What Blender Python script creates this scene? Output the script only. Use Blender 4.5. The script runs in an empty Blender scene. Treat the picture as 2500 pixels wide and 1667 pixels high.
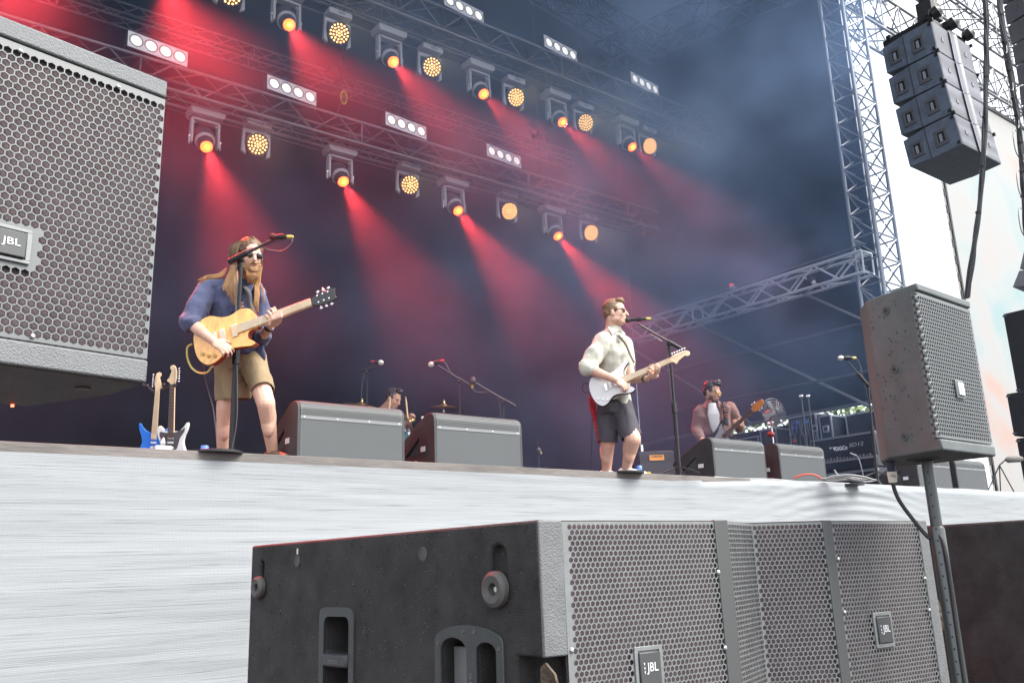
import bpy, bmesh, math, random
from mathutils import Vector as V, Matrix, noise
R_ = math.radians
random.seed(7)
S = bpy.context.scene
COL = S.collection

# ------------------------------------------------------------------ camera
RM = Matrix(((0.79671, -0.12394, -0.59152), (-0.60336, -0.21953, -0.76666), (-0.03484, 0.9677, -0.24968)))
EYE = V((0, 0, 1.2)); F = 2150.13; CX, CY = 1250.0, 833.5
cd = bpy.data.cameras.new('camera'); cam = bpy.data.objects.new('camera', cd); COL.objects.link(cam)
cd.sensor_width = 36; cd.lens = F / 2500 * 36; cd.clip_start = 0.05; cd.clip_end = 2000
cam.matrix_world = Matrix.Translation(EYE) @ RM.to_4x4()
S.camera = cam
# ------------------------------------------------------------------ light
SUN_DIR = V((0.7, -1.0, 1.4)).normalized()      # towards the sun
w = bpy.data.worlds.new('World'); S.world = w; w.use_nodes = True
nt = w.node_tree; bg = nt.nodes['Background']
sk = nt.nodes.new('ShaderNodeTexSky'); sk.sky_type = 'NISHITA'; sk.sun_disc = False
sk.sun_elevation = math.asin(SUN_DIR.z); sk.sun_rotation = math.atan2(SUN_DIR.x, SUN_DIR.y)
sk.air_density = 1.0; sk.dust_density = 4.0; sk.ozone_density = 1.0
# bright overcast: a sheet of white cloud over the clear sky
cn = nt.nodes.new('ShaderNodeTexNoise'); cn.inputs['Scale'].default_value = 2.5; cn.inputs['Detail'].default_value = 6
cr0 = nt.nodes.new('ShaderNodeMapRange'); cr0.inputs[3].default_value = .80; cr0.inputs[4].default_value = 1.0; nt.links.new(cn.outputs[0], cr0.inputs[0])
cm = nt.nodes.new('ShaderNodeMix'); cm.data_type = 'RGBA'; nt.links.new(cr0.outputs[0], cm.inputs[0]); nt.links.new(sk.outputs[0], cm.inputs[6]); cm.inputs[7].default_value = (5.2, 5.4, 5.8, 1)
nt.links.new(cm.outputs[2], bg.inputs[0]); bg.inputs[1].default_value = 0.15
ld = bpy.data.lights.new('sun', 'SUN'); ld.energy = 2.7; ld.angle = R_(38); ld.color = (1, 0.96, 0.9)
sun = bpy.data.objects.new('sun', ld); COL.objects.link(sun)
sun.rotation_euler = SUN_DIR.to_track_quat('Z', 'Y').to_euler()
S.view_settings.view_transform = 'Standard'; S.view_settings.look = 'None'
S.view_settings.exposure = 1.5; S.view_settings.gamma = 1.0
S.cycles.volume_bounces = 0; S.cycles.volume_step_rate = 2.0; S.cycles.volume_max_steps = 128

# ------------------------------------------------------------------ measuring: pixel of the photo -> point of the place
def ray(x, y): return RM @ V(((x - CX) / F, -(y - CY) / F, -1))
def onz(x, y, z): r = ray(x, y); return EYE + r * ((z - EYE.z) / r.z)
def ony(x, y, Y): r = ray(x, y); return EYE + r * (Y / r.y)
def onx(x, y, X): r = ray(x, y); return EYE + r * (X / r.x)
def dep(x, y, d): return EYE + ray(x, y) * d
K = 2500 / 2352.0
def crop(ox, oy, sc): return lambda x, y, d: dep(ox + x / sc, oy + y / sc, d)

# ------------------------------------------------------------------ materials
MATS = {}
def mat(name, col, rough=0.6, metal=0.0, emit=None, es=0.0, bump=0.0, bscale=80, var=0.0, vscale=6, spec=0.5, stretch=None, alpha=1, trans=0, sheen=0):
    if name in MATS: return MATS[name]
    m = bpy.data.materials.new(name); m.use_nodes = True; n = m.node_tree.nodes; l = m.node_tree.links
    p = n['Principled BSDF']
    p.inputs['Base Color'].default_value = (*col, 1); p.inputs['Roughness'].default_value = rough
    p.inputs['Metallic'].default_value = metal; p.inputs['Specular IOR Level'].default_value = spec
    if alpha < 1: p.inputs['Alpha'].default_value = alpha
    if trans: p.inputs['Transmission Weight'].default_value = trans
    if sheen: p.inputs['Sheen Weight'].default_value = sheen
    if emit: p.inputs['Emission Color'].default_value = (*emit, 1); p.inputs['Emission Strength'].default_value = es
    if bump or var:
        tc = n.new('ShaderNodeTexCoord'); mp = n.new('ShaderNodeMapping'); l.new(tc.outputs['Object'], mp.inputs[0])
        if stretch: mp.inputs['Scale'].default_value = stretch
    if var:
        t = n.new('ShaderNodeTexNoise'); t.inputs['Scale'].default_value = vscale; t.inputs['Detail'].default_value = 8; t.inputs['Roughness'].default_value = 0.65
        l.new(mp.outputs[0], t.inputs[0])
        r = n.new('ShaderNodeMapRange'); r.inputs[1].default_value = .3; r.inputs[2].default_value = .7; r.inputs[3].default_value = 1 - var; r.inputs[4].default_value = 1 + var
        l.new(t.outputs[0], r.inputs[0])
        mx = n.new('ShaderNodeMix'); mx.data_type = 'RGBA'; mx.blend_type = 'MULTIPLY'; mx.inputs[0].default_value = 1
        mx.inputs[6].default_value = (*col, 1); l.new(r.outputs[0], mx.inputs[7]); l.new(mx.outputs[2], p.inputs['Base Color'])
        r2 = n.new('ShaderNodeMapRange'); r2.inputs[3].default_value = max(0, rough - .12); r2.inputs[4].default_value = min(1, rough + .12)
        l.new(t.outputs[0], r2.inputs[0]); l.new(r2.outputs[0], p.inputs['Roughness'])
    if bump:
        b = n.new('ShaderNodeBump'); b.inputs['Strength'].default_value = bump; b.inputs['Distance'].default_value = 0.01
        t2 = n.new('ShaderNodeTexNoise'); t2.inputs['Scale'].default_value = bscale; t2.inputs['Detail'].default_value = 4
        l.new(mp.outputs[0], t2.inputs[0]); l.new(t2.outputs[0], b.inputs['Height']); l.new(b.outputs[0], p.inputs['Normal'])
    MATS[name] = m; return m

# ------------------------------------------------------------------ mesh builder
def perp(d):
    d = V(d).normalized(); a = V((0, 0, 1)) if abs(d.z) < .9 else V((1, 0, 0))
    u = d.cross(a).normalized(); return u, d.cross(u).normalized()
class MB:
    def __init__(s): s.v = []; s.f = []
    def add(s, vs, fs):
        o = len(s.v); s.v += [V(p) for p in vs]; s.f += [tuple(i + o for i in f) for f in fs]; return s
    def box(s, c, d, M=None):
        c = V(c); h = V(d) / 2; M = M or Matrix.Identity(3); vs = []
        for x in (-1, 1):
            for y in (-1, 1):
                for z in (-1, 1): vs.append(c + M @ V((x * h.x, y * h.y, z * h.z)))
        return s.add(vs, [(0, 1, 3, 2), (4, 6, 7, 5), (0, 4, 5, 1), (2, 3, 7, 6), (0, 2, 6, 4), (1, 5, 7, 3)])
    def bb(s, a, b): a = V(a); b = V(b); return s.box((a + b) / 2, [abs(q) for q in (b - a)])
    def bar(s, a, b, wd, th, up=(0, 0, 1)):
        a = V(a); b = V(b); d = (b - a).normalized(); u = V(up); x = d.cross(u).normalized(); y = x.cross(d)
        M = Matrix((x, d, y)).transposed(); return s.box((a + b) / 2, (wd, (b - a).length, th), M)
    def path(s, pts, r, n=8, cap=True):
        pts = [V(p) for p in pts]; N = len(pts); rr = r if isinstance(r, (list, tuple)) else [r] * N
        vs = []; u = None
        for i, p in enumerate(pts):
            d = (pts[min(i + 1, N - 1)] - pts[max(i - 1, 0)]).normalized()
            if u is None: u, w_ = perp(d)
            else:
                u = (u - d * u.dot(d)).normalized(); 
            w_ = d.cross(u)
            for k in range(n): a = 2 * math.pi * k / n; vs.append(p + (u * math.cos(a) + w_ * math.sin(a)) * rr[i])
        fs = [(i * n + k, i * n + (k + 1) % n, (i + 1) * n + (k + 1) % n, (i + 1) * n + k) for i in range(N - 1) for k in range(n)]
        if cap: fs += [tuple(range(n - 1, -1, -1)), tuple((N - 1) * n + k for k in range(n))]
        return s.add(vs, fs)
    def tube(s, a, b, r, r2=None, n=8): return s.path([a, b], [r, r if r2 is None else r2], n)
    def lathe(s, prof, o, ax, n=20):
        o = V(o); ax = V(ax).normalized(); u, w_ = perp(ax); vs = []
        for (r, h) in prof:
            for k in range(n): a = 2 * math.pi * k / n; vs.append(o + ax * h + (u * math.cos(a) + w_ * math.sin(a)) * max(r, 1e-5))
        N = len(prof); fs = [(i * n + k, i * n + (k + 1) % n, (i + 1) * n + (k + 1) % n, (i + 1) * n + k) for i in range(N - 1) for k in range(n)]
        fs += [tuple(range(n - 1, -1, -1)), tuple((N - 1) * n + k for k in range(n))]
        return s.add(vs, fs)
    def prism(s, poly, o, u, v, n, z0, z1):
        o, u, v, n = V(o), V(u), V(v), V(n); N = len(poly)
        vs = [o + u * p[0] + v * p[1] + n * z0 for p in poly] + [o + u * p[0] + v * p[1] + n * z1 for p in poly]
        return s.add(vs, [tuple(range(N - 1, -1, -1)), tuple(range(N, 2 * N))] + [(i, (i + 1) % N, (i + 1) % N + N, i + N) for i in range(N)])
    def loft(s, rings, n=16):
        vs = []
        for c, a, b in rings:
            for k in range(n): t = 2 * math.pi * k / n; vs.append(V(c) + V(a) * math.cos(t) + V(b) * math.sin(t))
        N = len(rings); fs = [(i * n + k, i * n + (k + 1) % n, (i + 1) * n + (k + 1) % n, (i + 1) * n + k) for i in range(N - 1) for k in range(n)]
        fs += [tuple(range(n - 1, -1, -1)), tuple((N - 1) * n + k for k in range(n))]
        return s.add(vs, fs)
    def ball(s, c, r, M=None, nu=14, nv=9):
        if not isinstance(r, (list, tuple)): r = (r, r, r)
        M = M or Matrix.Identity(3); c = V(c); vs = [c + M @ V((0, 0, -r[2]))]
        for j in range(1, nv):
            ph = -math.pi / 2 + math.pi * j / nv
            for k in range(nu): a = 2 * math.pi * k / nu; vs.append(c + M @ V((r[0] * math.cos(ph) * math.cos(a), r[1] * math.cos(ph) * math.sin(a), r[2] * math.sin(ph))))
        vs.append(c + M @ V((0, 0, r[2]))); L = len(vs) - 1
        fs = [(0, 1 + (k + 1) % nu, 1 + k) for k in range(nu)]
        for j in range(nv - 2):
            for k in range(nu): fs.append((1 + j * nu + k, 1 + j * nu + (k + 1) % nu, 1 + (j + 1) * nu + (k + 1) % nu, 1 + (j + 1) * nu + k))
        fs += [(L, 1 + (nv - 2) * nu + k, 1 + (nv - 2) * nu + (k + 1) % nu) for k in range(nu)]
        return s.add(vs, fs)
    def cap(s, a, b, r1, r2, n=10):      # capsule-like limb piece
        a = V(a); b = V(b); s.path([a, b], [r1, r2], n); s.ball(a, r1, nu=n, nv=7); s.ball(b, r2, nu=n, nv=7); return s
    def limb(s, pts, rs, n=12):
        for i in range(len(pts) - 1): s.cap(pts[i], pts[i + 1], rs[i], rs[i + 1], n)
        return s
    def text(s, txt, o, u, v, size, ext=0.002, width=None, shear=0.0, off=0.0):
        cu = bpy.data.curves.new('t', 'FONT'); cu.body = txt; cu.size = 1; cu.extrude = 0; cu.offset = off; cu.shear = shear; cu.align_x = 'CENTER'; cu.align_y = 'CENTER'
        ob = bpy.data.objects.new('t', cu); COL.objects.link(ob); dg = bpy.context.evaluated_depsgraph_get()
        me = bpy.data.meshes.new_from_object(ob.evaluated_get(dg)); xs = [q.co.x for q in me.vertices]; ys = [q.co.y for q in me.vertices]
        sy = size / (max(ys) - min(ys)); sx = (width / (max(xs) - min(xs))) if width else sy
        mx = (max(xs) + min(xs)) / 2; my = (max(ys) + min(ys)) / 2; o, u, v = V(o), V(u).normalized(), V(v).normalized(); nn = u.cross(v)
        vs = [o + u * (q.co.x - mx) * sx + v * (q.co.y - my) * sy + nn * ext for q in me.vertices]
        s.add(vs, [tuple(p.vertices) for p in me.polygons])
        bpy.data.objects.remove(ob); bpy.data.curves.remove(cu); bpy.data.meshes.remove(me); return s
    def mesh(s, name='m'):
        me = bpy.data.meshes.new(name); me.from_pydata(s.v, [], s.f); me.update()
        bm = bmesh.new(); bm.from_mesh(me); bmesh.ops.recalc_face_normals(bm, faces=bm.faces); bm.to_mesh(me); bm.free(); return me
    def build(s, name, m, parent=None, smooth=40, bevel=0, seg=2, me=None, recalc=True):
        me = me or s.mesh(name); me.name = name; me.materials.clear(); me.materials.append(m)
        if smooth:
            me.polygons.foreach_set('use_smooth', [True] * len(me.polygons)); me.set_sharp_from_angle(angle=R_(smooth))
        ob = bpy.data.objects.new(name, me); COL.objects.link(ob)
        if bevel:
            b = ob.modifiers.new('bevel', 'BEVEL'); b.width = bevel; b.segments = seg; b.limit_method = 'ANGLE'; b.angle_limit = R_(35)
        if parent is not None:
            ob.parent = parent; ob.matrix_parent_inverse = Matrix.Translation(root_loc(parent)).inverted()
        return ob
def root_loc(o):
    return V(o.location) if o.parent is None else V((0, 0, 0))
def evalmesh(me, mods):
    ob = bpy.data.objects.new('tmp', me); COL.objects.link(ob)
    for f in mods: f(ob)
    dg = bpy.context.evaluated_depsgraph_get(); dg.update()
    out = bpy.data.meshes.new_from_object(ob.evaluated_get(dg)); bpy.data.objects.remove(ob); return out
def fuse(mb, voxel=.006, it=4, wr=0, wf=9, cut=None, fac=.5, stretch=(1, 1, 1), subd=0):
    def a(o):
        m = o.modifiers.new('r', 'REMESH'); m.mode = 'VOXEL'; m.voxel_size = voxel
        if it: q = o.modifiers.new('s', 'SMOOTH'); q.iterations = it; q.factor = fac
    me = evalmesh(mb.mesh(), [a])
    if wr:
        for v_ in me.vertices:
            c = V((v_.co.x * stretch[0], v_.co.y * stretch[1], v_.co.z * stretch[2]))
            t = 1 - abs(noise.noise(c * wf)) * 2; t2 = noise.noise(c * wf * 2.7 + V((9, 3, 1)))
            v_.co += v_.normal * ((t - .5) * wr + t2 * wr * .35)
    if cut:
        bm = bmesh.new(); bm.from_mesh(me); dead = [f for f in bm.faces if cut(f.calc_center_median(), f.normal)]
        bmesh.ops.delete(bm, geom=dead, context='FACES'); bm.to_mesh(me); bm.free()
    return me
def boolean(me, cut):
    cm = cut.mesh(); co = bpy.data.objects.new('c', cm); COL.objects.link(co)
    def a(o):
        b = o.modifiers.new('b', 'BOOLEAN'); b.object = co; b.operation = 'DIFFERENCE'; b.solver = 'EXACT'; b.use_self = True
    out = evalmesh(me, [a]); bpy.data.objects.remove(co); return out
def tag(o, label=None, cat=None, group=None, kind=None):
    if label: o['label'] = label
    if cat: o['category'] = cat
    if group: o['group'] = group
    if kind: o['kind'] = kind
    return o
def thing(name, label, cat, loc=(0, 0, 0), group=None):
    o = bpy.data.objects.new(name, None); COL.objects.link(o); o.location = V(loc); o.empty_display_size = .1
    return tag(o, label, cat, group)
def part(o, name, m, parent, **k): return o.build(name, m, parent, **k)
def parts(o, name, m, parent, n=None, **k):
    """every separate piece of the builder becomes a part of its own"""
    N = len(o.v); p = list(range(N))
    def fd(i):
        while p[i] != i: p[i] = p[p[i]]; i = p[i]
        return i
    for f in o.f:
        a = fd(f[0])
        for j in f[1:]: p[fd(j)] = a
    grp = {}
    for f in o.f: grp.setdefault(fd(f[0]), []).append(f)
    out = []
    for fs in grp.values():
        ids = sorted({i for f in fs for i in f}); mp_ = {i: q for q, i in enumerate(ids)}; b = MB(); b.add([o.v[i] for i in ids], [tuple(mp_[i] for i in f) for f in fs]); out.append(b.build(name, m, parent, **k))
    return out
def dup(root, loc=None, label=None, group=None, rot=None):
    def rec(o, par):
        c = o.copy(); COL.objects.link(c); c.parent = par
        for ch in list(o.children): rec(ch, c)
        return c
    c = rec(root, None)
    if loc is not None: c.location = V(loc)
    if rot is not None: c.rotation_euler = rot
    if label: c['label'] = label
    if group: c['group'] = group
    return c
def bez(p, n=16):      # smooth curve through points (Catmull-Rom)
    p = [V(q) for q in p]; P = [2 * p[0] - p[1]] + p + [2 * p[-1] - p[-2]]; out = []
    for i in range(1, len(P) - 2):
        for k in range(n):
            t = k / n; a, b, c, d = P[i - 1], P[i], P[i + 1], P[i + 2]
            out.append(.5 * ((2 * b) + (c - a) * t + (2 * a - 5 * b + 4 * c - d) * t * t + (3 * b - a - 3 * c + d) * t ** 3))
    return out + [p[-1]]
def closed(p, n=6):
    N = len(p); out = []
    for i in range(N):
        a, b, c, d = [V((*p[(i + j) % N], 0)) for j in (-1, 0, 1, 2)]
        for k in range(n):
            t = k / n; q = .5 * ((2 * b) + (c - a) * t + (2 * a - 5 * b + 4 * c - d) * t * t + (3 * b - a - 3 * c + d) * t ** 3); out.append((q.x, q.y))
    return out

def hexgrille(W, H, pitch, wall, th, fmap, skip=None, flat=False):
    """sheet of hexagonal holes; fmap(u, v, d) -> point, u in 0..W, v in 0..H"""
    mb = MB(); dy = pitch * math.sqrt(3) / 2; R = pitch / math.sqrt(3); r = R - wall / math.sqrt(3) * 1.0
    nx = int(W / pitch) + 2; ny = int(H / dy) + 2; cache = {}
    def vert(u, v, d):
        u = min(max(u, 0), W); v = min(max(v, 0), H); k = (round(u, 5), round(v, 5), d)
        if k not in cache: cache[k] = len(mb.v); mb.v.append(V(fmap(u, v, d)))
        return cache[k]
    for j in range(ny):
        for i in range(nx):
            cx = (i + (.5 if j % 2 else 0)) * pitch; cy = j * dy
            if cx - pitch / 2 > W - 1e-4 or cy - R > H - 1e-4: continue
            solid = cx < pitch * .4 or cx > W - pitch * .4 or cy < R * .8 or cy > H - R * .8 or (skip and skip(cx, cy))
            o = []; q = []
            for k in range(6):
                a = math.pi / 6 + k * math.pi / 3; o.append((cx + R * math.cos(a), cy + R * math.sin(a))); q.append((cx + r * math.cos(a), cy + r * math.sin(a)))
            if solid:
                ids = [vert(*p, 0) for p in o]; u_ = []
                for t in ids:
                    if t not in u_: u_.append(t)
                if len(u_) > 2: mb.f.append(tuple(u_))
                continue
            O = [vert(*p, 0) for p in o]; Q = [vert(*p, 0) for p in q]; B = [vert(*p, th) for p in q]
            for k in range(6):
                k2 = (k + 1) % 6
                mb.f.append((O[k], O[k2], Q[k2], Q[k])); mb.f.append((Q[k], Q[k2], B[k2], B[k]))
    return mb

# ------------------------------------------------------------------ shared materials
cab = mat('cabinet_paint', (.085, .09, .095), .62, bump=.5, bscale=420, var=.35, vscale=14, spec=.6)
cab_dirty = mat('worn_cabinet_paint', (.036, .035, .035), .75, bump=.7, bscale=300, var=.55, vscale=9, spec=.35)
cab_grey = mat('grey_monitor_paint', (.070, .078, .082), .55, bump=.4, bscale=380, var=.06, vscale=5)
grille_m = mat('grille_steel', (.17, .18, .18), .5, .2, spec=.8, var=.15, vscale=30)
foam = mat('grille_foam', (.125, .10, .106), .95, bump=.3, bscale=600, var=.18, vscale=25, spec=.1)
blk = mat('black_metal', (.012, .012, .014), .45, spec=.5)
blkp = mat('black_plastic', (.02, .02, .022), .55, bump=.2, bscale=300)
dark = mat('dark_recess', (.006, .006, .007), .8)
steel = mat('bright_steel', (.6, .6, .6), .3, 1.0)
alu = mat('aluminium_truss', (.24, .25, .265), .38, .5, var=.15, vscale=8)
alud = mat('dark_truss_steel', (.10, .10, .11), .5, .6, var=.2, vscale=8)
white = mat('white_paint', (.8, .8, .8), .5)
rubber = mat('grey_rubber', (.07, .068, .065), .6, var=.2, vscale=40)
cloth = mat('black_cloth', (.010, .010, .012), .95, var=.3, vscale=2, stretch=(1, 1, .15), spec=.1)
# ================================================================== SETTING
SZ = 2.0; SY = 5.73
g = MB(); g.add([(-300, -300, 0), (300, -300, 0), (300, 300, 0), (-300, 300, 0)], [(0, 1, 2, 3)])
tag(g.build('ground', mat('ground_asphalt', (.045, .045, .044), .9, bump=.5, bscale=60, var=.3, vscale=3), smooth=0), kind='structure')

st = thing('stage', 'long festival stage with black floor and white mesh skirt below the band', 'stage', (4, SY, 0))
d = MB(); d.bb((-9, SY, SZ - .10), (19, 13.4, SZ)); part(d, 'deck', mat('stage_floor', (.05, .05, .052), .7, var=.2), st, bevel=.004)
e = MB(); e.bb((-9, SY - .022, SZ - .062), (7.4, SY - .001, SZ + .004)); part(e, 'edge_board', mat('edge_wood', (.16, .145, .135), .8, bump=.4, bscale=60, var=.35, vscale=8, stretch=(.2, 1, 1)), st, bevel=.003)
lg = MB()
for x in range(-9, 20, 2):
    for y in (6.2, 9.5, 13): lg.tube((x, y, 0), (x, y, SZ - .1), .024)
parts(lg, 'leg', alud, st)
# skirt: one continuous mesh cloth with horizontal tension wrinkles (real relief)
NX, NZ = 420, 96; X0, X1 = -9.0, 19.0
def skirt_top(x):
    t = SZ - .058
    if x > 6.2: t = SZ - .058 + min(1, (x - 6.2) / 1.4) * .062
    return t
vs = []; fs = []
for j in range(NZ + 1):
    for i in range(NX + 1):
        x = X0 + (X1 - X0) * i / NX; a = j / NZ; z = .02 + (skirt_top(x) - .02) * a
        q = noise.noise(V((x * .45, z * 9, 3))) * .0045 + noise.noise(V((x * 1.3, z * 26, 7))) * .0035
        q += noise.noise(V((x * .35, z * 1.2, 1))) * .05 * math.sin(math.pi * min(1, a)) 
        pull = math.exp(-((x - 9.2) / 1.3) ** 2) * max(0, a - .55)
        q += pull * .02 * math.sin((z * 60 + (x - 9.2) * (x - 9.2) * 5))
        y = SY - .045 - q - (1 - a) * .06
        if a > .97 and x > 6.6: y += .03 * (a - .97) / .03
        vs.append((x, y, z))
for j in range(NZ):
    for i in range(NX): o = j * (NX + 1) + i; fs.append((o, o + 1, o + NX + 2, o + NX + 1))
sm = mat('skirt_mesh_cloth', (.62, .64, .65), .75, spec=.3)
n_, l_ = sm.node_tree.nodes, sm.node_tree.links; P_ = n_['Principled BSDF']
tc = n_.new('ShaderNodeTexCoord'); mp = n_.new('ShaderNodeMapping'); mp.inputs['Scale'].default_value = (.35, 1, 34); l_.new(tc.outputs['Object'], mp.inputs[0])
t1 = n_.new('ShaderNodeTexNoise'); t1.inputs['Scale'].default_value = 3; t1.inputs['Detail'].default_value = 7; t1.inputs['Roughness'].default_value = .72; l_.new(mp.outputs[0], t1.inputs[0])
cr = n_.new('ShaderNodeValToRGB'); cr.color_ramp.elements[0].position = .36; cr.color_ramp.elements[0].color = (.285, .305, .318, 1); cr.color_ramp.elements[1].position = .56; cr.color_ramp.elements[1].color = (.325, .345, .358, 1)
l_.new(t1.outputs[0], cr.inputs[0])
# woven threads: fine rows of holes
wv = n_.new('ShaderNodeTexWave'); wv.wave_type = 'BANDS'; wv.bands_direction = 'Z'; wv.inputs['Scale'].default_value = 38; wv.inputs['Distortion'].default_value = 1.2; wv.inputs['Detail'].default_value = 2; l_.new(tc.outputs['Object'], wv.inputs[0])
wv2 = n_.new('ShaderNodeTexWave'); wv2.wave_type = 'BANDS'; wv2.bands_direction = 'X'; wv2.inputs['Scale'].default_value = 38; l_.new(tc.outputs['Object'], wv2.inputs[0])
mm = n_.new('ShaderNodeMath'); mm.operation = 'MULTIPLY'; l_.new(wv.outputs[1], mm.inputs[0]); l_.new(wv2.outputs[1], mm.inputs[1])
mr = n_.new('ShaderNodeMapRange'); mr.inputs[3].default_value = .78; mr.inputs[4].default_value = 1.08; l_.new(mm.outputs[0], mr.inputs[0])
mx = n_.new('ShaderNodeMix'); mx.data_type = 'RGBA'; mx.blend_type = 'MULTIPLY'; mx.inputs[0].default_value = 1; mp2 = n_.new('ShaderNodeMapping'); mp2.inputs['Scale'].default_value = (.9, 1, 55); l_.new(tc.outputs['Object'], mp2.inputs[0]); t3 = n_.new('ShaderNodeTexNoise'); t3.inputs['Scale'].default_value = 2.2; t3.inputs['Detail'].default_value = 3; l_.new(mp2.outputs[0], t3.inputs[0])
r3 = n_.new('ShaderNodeMapRange'); r3.inputs[1].default_value = .60; r3.inputs[2].default_value = .70; r3.inputs[3].default_value = 1; r3.inputs[4].default_value = .72; l_.new(t3.outputs[0], r3.inputs[0]); m3 = n_.new('ShaderNodeMath'); m3.operation = 'MULTIPLY'; l_.new(mr.outputs[0], m3.inputs[0]); l_.new(r3.outputs[0], m3.inputs[1])  # thin crease shade darkened into the cloth colour
l_.new(cr.outputs[0], mx.inputs[6]); l_.new(m3.outputs[0], mx.inputs[7]); l_.new(mx.outputs[2], P_.inputs['Base Color'])
bp = n_.new('ShaderNodeBump'); bp.inputs['Strength'].default_value = .3; bp.inputs['Distance'].default_value = .012; l_.new(t1.outputs[0], bp.inputs['Height']); l_.new(bp.outputs[0], P_.inputs['Normal'])
part(MB().add(vs, fs), 'skirt', sm, st)

# black cloth walls and roof
BY = 13.0; WX = 13.35
def drape(name, label, p0, p1, z0, z1, amp, freq, m, ztop=None):
    p0, p1 = V(p0), V(p1); L = (p1 - p0).length; d_ = (p1 - p0).normalized(); n = V((d_.y, -d_.x, 0)); N = int(L * 7); vs = []; fs = []; M_ = 6
    for j in range(M_ + 1):
        for i in range(N + 1):
            s = L * i / N; q = amp * (noise.noise(V((s * freq, j * .08, p0.x))) + .6 * math.sin(s * freq * 2.1 + noise.noise(V((s * .4, 2, 2))) * 4))
            zt = z1 if ztop is None else ztop(i / N)
            vs.append(p0 + d_ * s + n * q + V((0, 0, z0 + (zt - z0) * j / M_)))
    for j in range(M_):
        for i in range(N): o = j * (N + 1) + i; fs.append((o, o + 1, o + N + 2, o + N + 1))
    return tag(MB().add(vs, fs).build(name, m), label, 'curtain')
drape('backdrop_curtain', 'huge black cloth backdrop hanging behind the band at the rear of the stage', (-9, BY, 0), (WX, BY, 0), SZ, 14.9, .035, 1.6, cloth)
drape('side_curtain', 'black cloth wall closing the right side of the stage above the flight cases', (WX, BY, 0), (WX, 7.3, 0), 3.62, 12, .03, 1.5, cloth, ztop=lambda t: 13.0 - t * 1.3)
r = MB()
rp = [(-9, 3.2, 12.6), (-2, 3.2, 13.4), (5, 3.2, 13.0), (WX + .3, 6.4, 11.6)]; rq = [(-9, 13.4, 13.6), (-2, 13.4, 14.4), (5, 13.4, 14.6), (WX + .3, 13.4, 12.9)]
r.add(rp + rq + [(p[0], p[1], p[2] + .05) for p in rp + rq], [(0, 1, 5, 4), (1, 2, 6, 5), (2, 3, 7, 6), (8, 12, 13, 9), (9, 13, 14, 10), (10, 14, 15, 11), (0, 8, 9, 1), (1, 9, 10, 2), (2, 10, 11, 3), (4, 5, 13, 12), (5, 6, 14, 13), (6, 7, 15, 14), (0, 4, 12, 8), (3, 11, 15, 7)])
rf = thing('stage_roof', 'dark sloping fabric roof on lattice beams over the stage', 'roof', (4, 9, 12))
part(r, 'skin', mat('roof_skin', (.045, .05, .06), .8, var=.15, vscale=1.5), rf, smooth=0)

def truss(name, label, p0, p1, w_, h_, up=(0, 0, 1), cr_=.024, br=.011, bay=.5, m=None, cat='truss', group=None, corners=None, xb=False, lacing_m=None):
    m = m or alu; p0, p1 = V(p0), V(p1); d_ = (p1 - p0).normalized(); L = (p1 - p0).length; up = V(up); sd = d_.cross(up).normalized(); up = sd.cross(d_).normalized()
    root = thing(name, label, cat, p0, group) if isinstance(label, str) else label
    cs = [(sd * (a * w_ / 2) + up * (b * h_ / 2)) for a, b in ((-1, -1), (1, -1), (1, 1), (-1, 1))]
    for c in cs: part(MB().tube(p0 + c, p1 + c, cr_, n=10), 'chord', m, root)
    b = MB(); N = max(1, round(L / bay)); 
    for i in range(N):
        a0 = p0 + d_ * (L * i / N); a1 = p0 + d_ * (L * (i + 1) / N); am = (a0 + a1) / 2
        for k in range(4):
            c, e = cs[k], cs[(k + 1) % 4]
            if xb:
                b.tube(a0 + c, a1 + e, br, n=6); 
                if k % 2: b.tube(a0 + e, a1 + c, br, n=6)
                b.tube(a0 + c, a0 + e, br, n=6)
            else:
                b.tube(a0 + c, am + e, br, n=6); b.tube(am + e, a1 + c, br, n=6)
                if i % 4 == 0: b.tube(a0 + c, a0 + e, br, n=6)
    part(b, 'lacing', lacing_m or m, root); return root
trd = mat('lit_dark_truss', (.20, .20, .21), .4, .5, var=.2)
truss('lighting_truss', 'front overhead lighting truss carrying the upper row of lamps', (-4, 10.15, 9.42), (13.0, 10.15, 9.42), .42, .40, m=trd, bay=.8, group='overhead lighting trusses')
truss('lighting_truss', 'lower overhead lighting truss carrying the second row of lamps, nearer the backdrop', (-4, 11.28, 7.76), (12.3, 11.28, 7.76), .40, .36, m=trd, bay=.8, group='overhead lighting trusses')
truss('lighting_truss', 'thin rear overhead truss crossing between the two lamp rows without lamps', (-4, 12.5, 9.38), (11.6, 12.5, 9.38), .25, .25, m=trd, bay=.7, cr_=.017, br=.008, group='overhead lighting trusses')
for (Y, Z, X1_, lb) in ((10.3, 9.12, 12.6, 'pair of thin pipes slung under the upper lamp truss'), (11.4, 7.55, 11.9, 'pair of thin pipes slung under the lower lamp truss')):
    q = thing('lamp_pipes', lb, 'pipe', (4, Y, Z), 'pipes under the trusses')
    for dy_ in (-.16, .16):
        part(MB().tube((-4, Y + dy_, Z), (X1_, Y + dy_, Z), .014), 'pipe', trd, q)
    hk = MB()
    x = -3.6
    while x < X1_:
        for dy_ in (-.16, .16): hk.tube((x, Y + dy_, Z), (x + .1, Y + dy_, Z + .12), .008, n=6)
        x += .83
    parts(hk, 'hanger', blk, q)
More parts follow.
